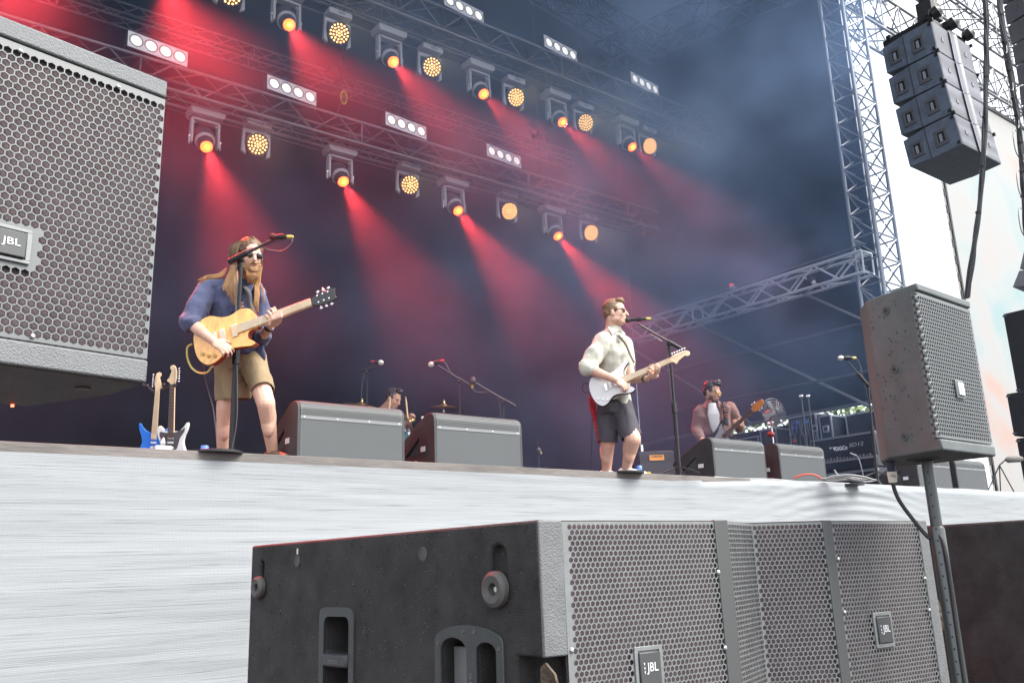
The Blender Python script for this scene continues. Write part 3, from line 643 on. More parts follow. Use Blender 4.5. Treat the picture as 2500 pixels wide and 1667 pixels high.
# water drops and chips on the side
wd = MB(); rnd = random.Random(3)
for i in range(46):
    o = B0 + t_ * rnd.uniform(.05, .17) + V((0, 0, rnd.uniform(zB + .04, zT - .03))) + sdn * .0006; h = rnd.uniform(.0015, .0042)
    wd.ball(o, (.0012, .0012, h), nu=6, nv=4)
tag(part(wd, 'drip_marks', mat('drip_dark', (.012, .012, .013), .2), rs), kind='stuff')
b = MB(); b.lathe([(.045, 0), (.045, -.003), (.03, -.004), (.028, 0)], rsp(.16, zB, -.13), (0, 0, 1), 24); part(b, 'pole_socket', rubber, rs)
pc = dep(2131 * k, 1075 * k, 2.46); pc2 = V((pc.x, pc.y, 0)); 
rp_ = thing('speaker_pole', 'black perforated pole carrying the wet grey loudspeaker at right', 'pole', (pc.x, pc.y, 0))
part(MB().tube((pc.x, pc.y, .9), (pc.x, pc.y, zB + .01), .0155, n=20), 'inner_tube', mat('pole_green_black', (.03, .036, .036), .35, spec=.8), rp_)
part(MB().lathe([(.0195, 0), (.0195, 1.245), (.0165, 1.252)], (pc.x, pc.y, .02), (0, 0, 1), 22), 'outer_tube', mat('pole_green_black', (.03, .036, .036)), rp_)
part(MB().lathe([(.16, 0), (.16, .012), (.03, .03)], (pc.x, pc.y, 0), (0, 0, 1), 24), 'base', blk, rp_)
b = MB(); hdn = V((-.93, -.35, 0)).normalized()
for i in range(24):
    z = 1.42 - i * .031; b.lathe([(.0024, .0), (.0024, .0008)], V((pc.x, pc.y, z)) + hdn * (.0154 if z > 1.27 else .0194), hdn, 8)
part(b, 'pin_holes', dark, rp_)
cx_ = thing('speaker_cable', 'black cable with white tagged plug hanging from the speaker at right', 'cable', (2.4, 1.4, 1.4))
q = [dep(2175, 1138, 2.47), dep(2180, 1180, 2.47), dep(2196, 1222, 2.46), dep(2235, 1275, 2.44), dep(2268, 1312, 2.42), V((pc.x - .012, pc.y - .018, 1.22)), V((pc.x - .012, pc.y - .018, .9)), V((pc.x - .02, pc.y - .02, .05))]
part(MB().path(bez(q, 8), .0055, 10), 'lead', blkp, cx_)
part(MB().tube(dep(2172, 1112, 2.47) + V((0, 0, .02)), dep(2177, 1150, 2.47), .0115, n=16), 'plug', mat('plug_blue', (.015, .018, .05), .5), cx_)
tg = part(MB().tube(dep(2177, 1150, 2.468), dep(2180, 1176, 2.468), .0135, .0115, 18), 'tag', mat('tag_white', (.62, .58, .5), .6), cx_)
o = dep(2181, 1161, 2.452); part(MB().text('DSL', o, RM @ V((1, -.1, 0)), RM @ V((.1, 1, 0)), .0075, .0003, .017), 'tag_writing', dark, tg, smooth=0)

# ---- big subwoofer in front
sb = thing('subwoofer', 'large dirty black subwoofer with side handles and folded hexagonal grille in the foreground', 'subwoofer', (1.7, 2.1, 0))
ZT = 1.30
def gx_(px, Y): p = ony(px * K, 1190 * K, Y); return V((p.x, Y, 0))
c0 = onz(578 * K, 1253 * K, ZT); c1 = onz(1235 * K, 1193 * K, ZT); c0 = V((c0.x, c0.y, 0)); c1 = V((c1.x, c1.y, 0))
g0 = gx_(1290, 1.49); g1 = gx_(1641, 1.468); g2 = gx_(1665, 1.462); nt_ = gx_(1726, 1.545); g3 = gx_(1889, 1.452); g4 = gx_(1905, 1.448); g5 = gx_(2105, 1.425); g6 = gx_(2124, 1.425)
poly = [c1, g0, g1, g2, nt_, g3, g4, g5, g6, V((g6.x + .02, c0.y, 0)), c0]
back = [V((p.x, p.y + .016, 0)) if 1 <= i <= 7 else p for i, p in enumerate(poly)]
b = MB(); b.prism([(p.x, p.y) for p in back], (0, 0, 0), (1, 0, 0), (0, 1, 0), (0, 0, 1), .06, ZT)
su = (c1 - c0).normalized(); sn = V((su.y, -su.x, 0)); sn = sn if sn.x < 0 else -sn
def sd(a, z, d=0): return c0 + su * a + sn * d + V((0, 0, z))
cut = MB()
def sq(a0, a1, z0, z1, dp): cut.prism([(a0, z0), (a1, z0), (a1, z1), (a0, z1)], c0, su, (0, 0, 1), sn, -dp, .03)
def arch(a0, a1, z0, z1, n=8, ri=.6):
    r_ = (a1 - a0) / 2; c = (a0 + a1) / 2
    return [(a0, z0), (a1, z0)] + [(c + r_ * math.cos(math.pi * i / n), z1 - r_ * ri + r_ * ri * math.sin(math.pi * i / n)) for i in range(n + 1)]
def rrect(a0, a1, z0, z1, r_=.012, n=4):
    o = []
    for cx0, cz0, s in ((a1 - r_, z0 + r_, -90), (a1 - r_, z1 - r_, 0), (a0 + r_, z1 - r_, 90), (a0 + r_, z0 + r_, 180)):
        o += [(cx0 + r_ * math.cos(R_(s + 90 * i / n)), cz0 + r_ * math.sin(R_(s + 90 * i / n))) for i in range(n + 1)]
    return o
def cutp(pl, dp): cut.prism(pl, c0, su, (0, 0, 1), sn, -dp, .03)
cutp(rrect(.452, .577, .995, 1.092), .09); cutp(rrect(.452, .577, .80, .965), .09)
cutp(arch(.968, 1.060, .70, 1.052), .075); cutp(arch(1.095, 1.160, .70, 1.045), .10)
cutp(rrect(.062, .084, 1.175, 1.252, .010), .022); cutp(rrect(1.145, 1.196, 1.15, 1.253, .024), .022)
cutp([(1.222, .70), (1.36, .70), (1.36, 1.0), (1.345, 1.018), (1.222, 1.022)], .06)
dm_ = mat('worn_cabinet_paint', (.03, .03, .03))
me = boolean(b.mesh(), cut); part(b, 'cabinet', dm_, sb, me=me, bevel=.007)
# textured front corner strip; the lit front face put into a paler grey
b = MB(); q = [c1 + sn * -.0 + V((.0, -.002, 0)), g0 + V((0, -.002, 0)), g0 + V((0, .02, 0)), c1 + V((.004, .02, 0))]
b.prism([(p.x, p.y) for p in q], (0, 0, 0), (1, 0, 0), (0, 1, 0), (0, 0, 1), 1.02, ZT - .001); part(b, 'corner_strip', mat('strip_lit_grey', (.125, .13, .135), .6, bump=.35, bscale=260, var=.15, vscale=20), sb, bevel=.004)
def foot(a, z, r_):
    f = part(MB().lathe([(r_ * .8, -.004), (r_, .004), (r_ * .97, .016), (r_ * .75, .022), (r_ * .35, .018), (r_ * .3, .006), (.0001, .005)], sd(a, z, 0), sn, 28), 'rubber_foot', rubber, sb)
    part(MB().lathe([(r_ * .16, .006), (r_ * .14, .009), (.0001, .009)], sd(a, z, 0), sn, 8), 'bolt', steel, f)
foot(.074, 1.172, .034); foot(1.169, 1.158, .040)
for a, z in ((.29, 1.245), (.898, 1.243), (1.245, 1.19)):
    part(MB().lathe([(.017 if a < 1.2 else .003, .0005), (.017 if a < 1.2 else .003, .002), (.013 if a < 1.2 else .002, .0025), (.012 if a < 1.2 else .002, -.001), (.0001, -.001)], sd(a, z, 0), sn, 20), 'recessed_bolt', rubber, sb)
part(MB().box(sd(.291, 1.272, .001), (.006, .002, .016), Matrix((su, sn, V((0, 0, 1)))).transposed()), 'paint_mark', mat('cream_paint', (.75, .68, .55), .6), sb)
wd = MB(); rnd = random.Random(8)
for i in range(150):
    a_ = rnd.uniform(.03, 1.27); z_ = ZT - .012 - rnd.random() ** 1.6 * .42
    if .42 < a_ < .61 and z_ < 1.12 or .93 < a_ < 1.2 and z_ < 1.09 or a_ > 1.2 and z_ < 1.03: continue
    wd.ball(sd(a_, z_, .0003), (.0011, .0011, rnd.uniform(.002, .008)), nu=6, nv=4)
tag(part(wd, 'drip_marks', mat('drip_black', (.004, .004, .004), .3), sb), kind='stuff')
wd = MB()
for i in range(160):
    a_ = rnd.uniform(.03, 1.29); z_ = ZT - rnd.uniform(.005, .42)
    if .42 < a_ < .61 and z_ < 1.12 or .93 < a_ < 1.2 and z_ < 1.09 or a_ > 1.2 and z_ < 1.03: continue
    wd.ball(sd(a_, z_, .0002), (.0008, .0008, .0008), nu=5, nv=3)
tag(part(wd, 'dust_specks', mat('dust_pale', (.35, .34, .32), .9), sb), kind='stuff')
hp = mat('handle_plastic', (.038, .042, .043), .45, var=.2, vscale=20)
def ringprism(mb, outer, inner, z0, z1):
    N = len(outer); P = lambda p, d: c0 + su * p[0] + V((0, 0, p[1])) + sn * d
    vs = [P(p, z1) for p in outer] + [P(p, z1) for p in inner] + [P(p, z0) for p in outer] + [P(p, z0) for p in inner]; fs = []
    for i in range(N):
        j = (i + 1) % N; fs += [(i, j, N + j, N + i), (2 * N + i, 2 * N + j, j, i), (N + i, N + j, 3 * N + j, 3 * N + i)]
    mb.add(vs, fs)
def around(pl, m_):
    xs = [p[0] for p in pl]; zs = [p[1] for p in pl]; cx0 = (min(xs) + max(xs)) / 2; cz0 = (min(zs) + max(zs)) / 2; hw = (max(xs) - min(xs)) / 2; hh = (max(zs) - min(zs)) / 2
    return [(cx0 + (p[0] - cx0) * (hw + m_) / hw, cz0 + (p[1] - cz0) * (hh + m_) / hh) for p in pl]
h1 = MB(); pl = rrect(.452, .577, .80, 1.092, .02); ringprism(h1, around(pl, .024), pl, -.002, .006)
h1o = part(h1, 'side_handle', hp, sb)
part(MB().box(sd(.5145, .98, -.012), (.123, .05, .034), Matrix((su, sn, V((0, 0, 1)))).transposed()), 'grip_bar', hp, h1o, bevel=.006)
part(MB().text('M2SS', sd(.5145, .978, .0145), su if su.dot(V((1, -1, 0))) > 0 else -su, (0, 0, 1), .010, .0003, .045), 'embossed_mark', mat('emboss_grey', (.14, .14, .14), .5), h1o, smooth=0)
pk = MB(); pk.prism(rrect(.455, .574, .80, 1.09), c0, su, (0, 0, 1), sn, -.0885, -.086); part(pk, 'pocket_back', blkp, h1o)
h2 = MB(); h2.prism(arch(.944, 1.184, .66, 1.082, 10, .30), c0, su, (0, 0, 1), sn, -.002, .006); c2_ = MB()
for q_ in (arch(.968, 1.060, .62, 1.052), arch(1.095, 1.160, .62, 1.045)): c2_.prism(q_, c0, su, (0, 0, 1), sn, -.02, .03)
h2o = part(h2, 'wide_handle', hp, sb, me=boolean(h2.mesh(), c2_), bevel=.002)
part(MB().box(sd(1.010, .85, -.035), (.075, .36, .012), Matrix((su, V((0, 0, 1)), sn)).transposed()), 'grip_plate', mat('grip_grey', (.13, .135, .135), .35), h2o, bevel=.003)
tx = MB(); tx.text('SERIES', sd(1.0775, .93, .0075), V((0, 0, -1)), su if su.dot(V((1, -1, 0))) > 0 else -su, .010, .0003, .10); part(tx, 'embossed_mark', mat('emboss_grey', (.14, .14, .14)), h2o, smooth=0)
for ho, pts in ((h1o, ((.441, 1.105), (.588, 1.105), (.441, .985), (.588, .975), (.441, .89), (.588, .87))), (h2o, ((.958, 1.04), (1.050, 1.068), (1.09, 1.068), (1.172, 1.035)))):
    b = MB()
    for a, z in pts: b.lathe([(.0065, .006), (.006, .0075), (.003, .007), (.0001, .0065)], sd(a, z, 0), sn, 10)
    parts(b, 'handle_screw', rubber, ho)
# rusty rigging bracket in the corner notch
rst = mat('rusty_steel', (.10, .075, .055), .6, .6, bump=.4, bscale=90, var=.7, vscale=25)
b = MB(); b.prism([(1.285, .72), (1.312, .72), (1.338, .955), (1.325, .99), (1.300, 1.01), (1.285, 1.0)], c0, su, (0, 0, 1), sn, -.012, -.006); b.tube(sd(1.24, .955, -.03), sd(1.31, .95, -.02), .007); part(b, 'rigging_bracket', rst, sb)
# grilles
def plane_grille(a, c, name, pitch=.0135, skip=None, z0=.08, wall=.0024):
    L = (c - a).length; d_ = (c - a).normalized(); n = V((d_.y, -d_.x, 0)); H = ZT - .004 - z0
    gm = hexgrille(L, H, pitch, wall, .002, lambda x, v_, d: a + d_ * x + V((0, 0, z0 + v_)) - n * d, skip=skip); part(gm, name, grille_m, sb, smooth=0)
    f = MB(); e = -n * .009; f.add([a + e + V((0, 0, z0)), c + e + V((0, 0, z0)), c + e + V((0, 0, ZT - .01)), a + e + V((0, 0, ZT - .01))], [(0, 1, 2, 3)]); part(f, 'foam_backing', foam, sb)
    return d_, n
H_ = ZT - .084
lz = onz(1490 * K, 1533 * K, 1.0); 
def on_seg(px, py, a, c):
    r = ray(px * K, py * K); n = V(((c - a).y, -(c - a).x, 0)); t = (a - V((0, 0, 0))).dot(n) / r.dot(n); return EYE + r * t
p1_ = on_seg(1490, 1533, g0, g1); p2_ = on_seg(2028, 1445, g4, g5)
s1 = (V((p1_.x, p1_.y, 0)) - g0).length; s2 = (V((p2_.x, p2_.y, 0)) - g4).length
d1, n1 = plane_grille(g0, g1, 'grille', skip=lambda x, v_: abs(x - s1) < .045 and abs(v_ + .08 - p1_.z) < .047 or x < .014)
plane_grille(g2 + V((.004, 0, 0)), nt_, 'grille'); plane_grille(nt_, g3 - V((.002, 0, 0)), 'grille')
d2, n2 = plane_grille(g4 + V((.008, 0, 0)), g5, 'grille', skip=lambda x, v_: abs(x + .008 - s2) < .042 and abs(v_ + .08 - p2_.z) < .045)
logo(V((p1_.x, p1_.y, p1_.z)) + n1 * .001, d1, (0, 0, 1), .062, .068, sb, n1); logo(V((p2_.x, p2_.y, p2_.z)) + n2 * .001, d2, (0, 0, 1), .062, .068, sb, n2)
sgm = mat('grille_frame_steel', (.075, .078, .078), .5, .2)
for a, c in ((g1, g2), (g3, g4)):
    b = MB(); n = V((0, -1, 0)); b.prism([((a - V((.004, 0, 0))).x, a.y - .003), (c.x + .006, c.y - .003), (c.x + .006, c.y + .012), (a.x - .004, a.y + .012)], (0, 0, 0), (1, 0, 0), (0, 1, 0), (0, 0, 1), .07, ZT); part(b, 'grille_post', sgm, sb, bevel=.002)
b = MB(); b.prism([(g5.x - .002, g5.y - .004), (g6.x, g6.y - .004), (g6.x, g6.y + .02), (g5.x - .002, g5.y + .02)], (0, 0, 0), (1, 0, 0), (0, 1, 0), (0, 0, 1), .07, ZT); part(b, 'corner_strip', mat('strip_lit_grey', (.2, .205, .21)), sb, bevel=.003)
screws([g0 + V((.010, -.001, 1.03)), g1 + V((-.006, -.002, 1.175)), g1 + V((-.006, -.002, 1.0)), g4 + V((.014, -.003, 1.195)), g4 + V((.014, -.003, 1.055)), g5 + V((-.006, -.002, 1.13)), g5 + V((-.006, -.002, 1.04))], (0, -1, 0), sb, .006)
b = MB(); o = g6 + V((.003, .01, 1.075)); b.prism([(0, 0), (.022, -.012), (.030, -.05), (.026, -.095), (0, -.105)], o, (1, 0, 0), (0, 0, 1), (0, -1, 0), -.003, .003); b.lathe([(.010, -.004), (.010, .006), (.006, .007)], o + V((.014, -.002, -.055)), (0, -1, 0), 12); part(b, 'rigging_bracket', rst, sb)

# ---- sub stack at right
a0 = onz(2155 * K, 1205 * K, 1.31); a1 = onz(2352 * K, 1193 * K, 1.31); XS = (a0.x + a1.x) / 2
for kk, (z0, z1, lb) in enumerate(((.70, 1.31, 'plain black subwoofer behind the right pole, upper of the two stacked'), (.06, .690, 'plain black subwoofer behind the right pole, lower of the two stacked'))):
    s2_ = thing('subwoofer', lb, 'subwoofer', (XS + .5, 1.3, z0), 'stacked subwoofers at right')
    b = MB(); b.bb((XS, .55, z0), (XS + 1.0, 2.5, z1)); part(b, 'cabinet', cab_dirty, s2_, bevel=.008)
    b = MB(); nn = (-1, 0, 0)
    for y in (1.28, .80): b.lathe([(.013, -.001), (.013, .001), (.009, .0015), (.0085, -.001), (.0001, -.001)], (XS, y, z1 - .05), nn, 18)
    parts(b, 'side_bolt', rubber, s2_)
    b = MB(); b.bb((XS - .002, 1.93, z1 - .34), (XS + .001, 2.13, z1 - .11)); f = part(b, 'side_handle', hp, s2_, bevel=.0015)
    b = MB(); b.bb((XS - .004, 1.96, z1 - .31), (XS - .002, 2.1, z1 - .22)); b.bb((XS - .004, 1.96, z1 - .20), (XS - .002, 2.1, z1 - .13)); part(b, 'pocket', dark, f)

# ---- stage wedges
WM = mat('monitor_side_paint', (.045, .045, .047), .6, bump=.4, bscale=300, var=.3, vscale=10)
def wedge(loc, label, w_=.88, share=None):
    q = thing('stage_monitor', label, 'monitor speaker', loc, 'wedge monitors along the stage edge'); o = V(loc)
    arc = [(.07 - .07 * math.cos(a), .365 + .068 * math.sin(a)) for a in [i * math.pi / 2 / 6 for i in range(7)]]
    prof = [(0, 0.004), (0, .30)] + arc[0:] + [(.13, .428), (.56, .215), (.49, .085), (.42, .004)]
    b = MB(); b.prism(prof, o, (0, 1, 0), (0, 0, 1), (1, 0, 0), .022, w_ - .022); part(b, 'cabinet', cab_grey, q, smooth=35)
    for s in (0, 1):
        x0 = 0 if s == 0 else w_ - .022
        cut_ = MB(); 
        b = MB(); b.prism(prof, o, (0, 1, 0), (0, 0, 1), (1, 0, 0), x0, x0 + .022); me_ = b.mesh()
        if s == 0:
            cut_.prism([(.235, .255), (.235, .115), (.45, .118)], o, (0, 1, 0), (0, 0, 1), (1, 0, 0), -.02, .04); me_ = boolean(me_, cut_)
        sp = part(b, 'side_cheek', WM, q, me=me_, bevel=.004)
        if s == 0:
            b = MB(); b.box(o + V((-.0015, .17, .155)), (.002, .07, .04)); part(b, 'label_sticker', white, q)
            b = MB(); b.box(o + V((-.001, .22, .03)), (.003, .12, .035)); part(b, 'connector_panel', dark, q)
    b = MB(); b.prism([(.235, .26), (.235, .11), (.46, .118)], o, (0, 1, 0), (0, 0, 1), (1, 0, 0), .0235, .0245); part(b, 'handle_recess', dark, q)
    # curved grille
    path_ = [(0, .315), (0, .365)] + arc + [(.13, .428), (.30, .345)]; pts = [V((0, a, c)) for a, c in path_]; cum = [0]
    for i in range(1, len(pts)): cum.append(cum[-1] + (pts[i] - pts[i - 1]).length)
    def at_(s):
        for i in range(1, len(pts)):
            if s <= cum[i] + 1e-9 and cum[i] > cum[i - 1]:
                t = (s - cum[i - 1]) / (cum[i] - cum[i - 1]); p = pts[i - 1].lerp(pts[i], t); d_ = (pts[i] - pts[i - 1]).normalized(); return p, V((0, -d_.z, d_.y))
        return pts[-1], V((0, -d_.z, d_.y)) if False else V((0, 0, 1))
    def fm(a, s, d):
        p, n = at_(min(s, cum[-1] - 1e-6)); n = V((0, -abs(n.y), abs(n.z))); return o + V((.024 + a, 0, 0)) + p + n * (.0045 - d * .8)
    part(hexgrille(w_ - .048, cum[-1], .0155, .0046, .002, fm, skip=lambda a, s: s < .012), 'grille', mat('monitor_grille', (.14, .148, .15), .5), q, smooth=0)
    N = 14; f = MB(); vs = []; fs = []
    for i in range(N + 1):
        p, n = at_(min(cum[-1] * i / N, cum[-1] - 1e-6)); n = V((0, -abs(n.y), abs(n.z))); vs += [o + V((.024, 0, 0)) + p + n * .0012, o + V((w_ - .024, 0, 0)) + p + n * .0012]
    for i in range(N): fs.append((2 * i, 2 * i + 1, 2 * i + 3, 2 * i + 2))
    f.add(vs, fs); part(f, 'grille_backing', dark, q)
    b = MB(); b.bb(o + V((.022, -.0035, .296)), o + V((w_ - .022, .0, .322))); part(b, 'grille_lip', mat('monitor_lip', (.20, .21, .215), .5), q, bevel=.001)
    screws([o + V((.05 + (w_ - .1) * i / 3, -.004, .309)) for i in range(4)], (0, -1, 0), q, .007)
    b = MB(); 
    return q
WYY = 5.87
wl = ['grey wedge monitor beside the bearded guitarist, leftmost of the row', 'grey wedge monitor in front of the drummer, second from left', 'grey wedge monitor with white sticker in front of the bassist', 'grey wedge monitor right of the bassist beside the cable coil', 'grey wedge monitor partly behind the right speaker pole, nearer the pole', 'grey wedge monitor at the far right beside the pole, rightmost of the row']
for x, lb in zip((2.57, 3.72, 7.05, 8.14, 11.0, 12.0), wl): wedge((x, WYY, SZ), lb, .88 if x < 5 else .85)

# ---- flown line arrays
box_side = mat('hazy_array_paint', (.09, .115, .155), .55, bump=.3, bscale=200, var=.3, vscale=6)  # black cabinets, colour raised and blued to imitate haze over them
agr = mat('array_grille', (.34, .34, .37), .5, .3)
n_, l_ = agr.node_tree.nodes, agr.node_tree.links; P_ = n_['Principled BSDF']
tc = n_.new('ShaderNodeTexCoord'); vo = n_.new('ShaderNodeTexVoronoi'); vo.inputs['Scale'].default_value = 55; vo.inputs['Randomness'].default_value = 0; l_.new(tc.outputs['Object'], vo.inputs[0])
cr = n_.new('ShaderNodeValToRGB'); cr.color_ramp.elements[0].position = .35; cr.color_ramp.elements[0].color = (.03, .03, .035, 1); cr.color_ramp.elements[1].position = .5; cr.color_ramp.elements[1].color = (.13, .135, .16, 1); l_.new(vo.outputs[0], cr.inputs[0]); l_.new(cr.outputs[0], P_.inputs['Base Color'])
def ringbox(mb, o, u, v, n, W_, H_, w_, h_, d_=.014):
    mb.prism([(-W_, -H_), (W_, -H_), (W_, -h_), (-W_, -h_)], o, u, v, n, 0, d_); mb.prism([(-W_, h_), (W_, h_), (W_, H_), (-W_, H_)], o, u, v, n, 0, d_); mb.prism([(-W_, -h_), (-w_, -h_), (-w_, h_), (-W_, h_)], o, u, v, n, 0, d_ - .001); mb.prism([(w_, -h_), (W_, -h_), (W_, h_), (w_, h_)], o, u, v, n, 0, d_ - .001)
def arraybox(o, M_, parent, w_=1.2, h=.525, dpt=.80, logos=True):
    """o = centre of the front face; local x right, y back, z up"""
    P = lambda x, y, z: V(o) + M_ @ V((x, y, z)); ex, ey, ez = M_ @ V((1, 0, 0)), M_ @ V((0, 1, 0)), M_ @ V((0, 0, 1))
    hh = h / 2 - .006
    bx_ = MB(); bx_.prism([(0, -hh), (0, hh), (.42, hh), (dpt, hh * .86), (dpt, -hh * .86), (.42, -hh)], o, ey, ez, ex, -w_ / 2, w_ / 2)
    body = part(bx_, 'array_cabinet', box_side, parent, bevel=.006)
    for s in (-1, 1):
        g_ = MB(); 
        x0, x1 = (-.585, -.13) if s < 0 else (.13, .585); x0 *= w_ / 1.2; x1 *= w_ / 1.2
        g_.add([P(x0, -.004, -hh + .01), P(x1, -.004, -hh + .01), P(x1, -.004, hh - .01), P(x0, -.004, hh - .01)], [(0, 1, 2, 3)]); part(g_, 'grille', agr, body)
        if logos:
            L = MB(); L.prism([(-.03, -.035), (.03, -.035), (.03, .035), (-.03, .035)], P((x0 + x1) / 2, -.006, 0), ex, ez, -ey, 0, .006); part(L, 'badge', mat('array_badge', (.12, .12, .14), .4), body)
    c = MB(); N = 8; pr = [((-.12 + .24 * i / N) * w_ / 1.2, .03 - .055 * abs(math.cos(math.pi * i / N))) for i in range(N + 1)]
    vs = []; 
    for x, y in pr: vs += [P(x, y - .002, -hh), P(x, y - .002, hh)]
    c.add(vs, [(2 * i, 2 * i + 2, 2 * i + 3, 2 * i + 1) for i in range(N)]); part(c, 'waveguide', mat('waveguide_grey', (.16, .16, .18), .3), body)
    for s in (-1, 1):
        ex2 = ex * s
        for y in (.25, .62):
            r_ = MB(); oo = P(s * (w_ / 2 + .001), y, -.01); ringbox(r_, oo, ey, ez, ex2, .095, .13, .05, .075); hf = part(r_, 'side_handle', mat('array_handle', (.075, .08, .09), .5), body, bevel=.003)
            r_ = MB(); r_.prism([(-.052, -.078), (.052, -.078), (.052, .078), (-.052, .078)], P(s * (w_ / 2 + .001), y, -.01), ey, ez, ex2, 0, .003); part(r_, 'handle_pocket', dark, body)
            r_ = MB(); r_.prism([(-.015, -.072), (.025, -.072), (.025, .05), (-.015, .05)], P(s * (w_ / 2 + .0045), y, -.01), ey, ez, ex2, 0, .009); part(r_, 'handle_grip', mat('array_grip', (.22, .24, .28), .35), body)
        r_ = MB(); r_.tube(P(s * (w_ / 2 + .006), .455, -hh), P(s * (w_ / 2 + .006), .455, hh), .006); part(r_, 'rigging_rod', blk, body); r_ = MB()
        for y, z in ((.03, hh - .05), (.03, -hh + .05)): r_.box(P(s * (w_ / 2 + .008), y, z), (.02, .05, .04), M_)
        r_.box(P(s * (w_ / 2 + .012), -.005, hh), (.03, .06, .05), M_)
        parts(r_, 'rigging_clip', blk, body)
    return body
def rotx(a): return Matrix.Rotation(a, 3, 'X')
ar = thing('line_array', 'hanging column of wide black loudspeakers beside the right tower against the white sky', 'line array', (12.9, 5.2, 9))
o = V((12.87, 5.19, 6.9 + .225)); ang = R_(-5)
for i in range(4):
    M_ = rotx(ang); 
    if i < 4: arraybox(o, M_, ar)
    o2 = o + M_ @ V((0, 0, .53)); ang += R_(1.2); o = o2
topc = o - V((0, 0, .25))
b = MB()
for x in (-.5, .5): b.bar(topc + V((x, .02, .06)), topc + V((x, .8, .02)), .07, .09)
b.bar(topc + V((-.55, .1, .1)), topc + V((.55, .1, .1)), .07, .09); b.bar(topc + V((-.55, .7, .08)), topc + V((.55, .7, .08)), .07, .09); b.bar(topc + V((0, 0, .14)), topc + V((0, .85, .1)), .1, .1)
part(b, 'flying_frame', blk, ar)
b = MB(); b.lathe([(.11, -.3), (.13, -.28), (.13, .3), (.1, .34)], topc + V((.1, .3, .75)), (0, 0, 1), 14); b.box(topc + V((.1, .3, .55)), (.34, .24, .3)); b.tube(topc + V((.1, .3, .1)), topc + V((.1, .3, .5)), .03); b.tube(topc + V((.1, .3, 1.0)), topc + V((.1, .3, 6)), .012); part(b, 'hoist', blkp, ar)
for dx in (-.45, .05, .56):
    b = MB(); b.lathe([(.05, -.08), (.09, -.05), (.1, .05), (.05, .1)], topc + V((dx, -.02, .15)), (.2, -.8, .3), 12); part(b, 'spot_can', blk, ar)
ar2 = thing('line_array', 'curved hanging column of small grey loudspeakers at the far right frame edge', 'line array', (13, 4, 8))
pts = [(2440, -40), (2448, 0), (2458, 50), (2469, 100), (2478, 150), (2486, 200), (2492, 250), (2499, 300), (2505, 350), (2509, 400), (2511, 450), (2510, 500), (2507, 550), (2500, 605), (2488, 655), (2470, 700)]
W3 = [dep(px + 22, py, 12.2) for px, py in pts]
rt_ = RM @ V((1, 0, 0)); rt_.z = 0; rt_.normalize()
for i in range(len(W3) - 1):
    a, c = W3[i], W3[i + 1]; m_ = (a + c) / 2; dz = (a - c).normalized(); xx = rt_.copy(); yy = dz.cross(xx).normalized(); xx = yy.cross(dz); h = (a - c).length
    M_ = Matrix((xx, yy, dz)).transposed(); cc = m_ + xx * .36
    bx = MB(); bx.box(cc, (.70, .45, h * .93), M_); bo = part(bx, 'array_cabinet', mat('small_array_paint', (.16, .165, .18), .55, var=.2), ar2, bevel=.01)
    bx = MB(); f0 = cc - yy * .227; sgn = 1 if (f0 - EYE).length < (cc + yy * .227 - EYE).length else -1; f0 = cc - yy * .227 * sgn
    bx.box(f0 - xx * .15, (.26, .01, h * .5), M_); hh_ = part(bx, 'connector_plate', mat('array_plate', (.3, .31, .33), .4), bo, bevel=.006)
    bx = MB(); bx.box(f0 - xx * .15 - yy * .006 * sgn, (.2, .008, h * .32), M_); part(bx, 'handle_recess', dark, hh_)

# PA stack on right wing
for i, (px, z0, z1, lb) in enumerate(((16.57, 3.92, 5.38, 'tall plain black speaker box on top of the stack at the right edge'), (16.13, 3.12, 3.86, 'black speaker box in the middle of the stack at the right edge'), (16.2, 2.02, 3.08, 'black speaker box at the bottom of the stack at the right edge'))):
    q = thing('speaker_box', lb, 'loudspeaker', (px + .5, 6.4, z0), 'speaker stack at the right edge')
    b = MB(); b.bb((px, 5.98, z0), (px + 1.2, 6.8, z1)); part(b, 'cabinet', mat('far_box_black', (.02, .022, .028), .6, var=.2), q, bevel=.01)
    b = MB(); b.bb((px + .05, 5.965, z0 + .05), (px + 1.15, 5.98, z1 - .05)); part(b, 'grille', mat('far_grille', (.03, .03, .034), .7), q)
    b = MB()
    for z in (z0 + .03, z1 - .06): b.bb((px - .012, 6.74, z), (px + .03, 6.81, z + .03))
    parts(b, 'corner_clip', steel, q)
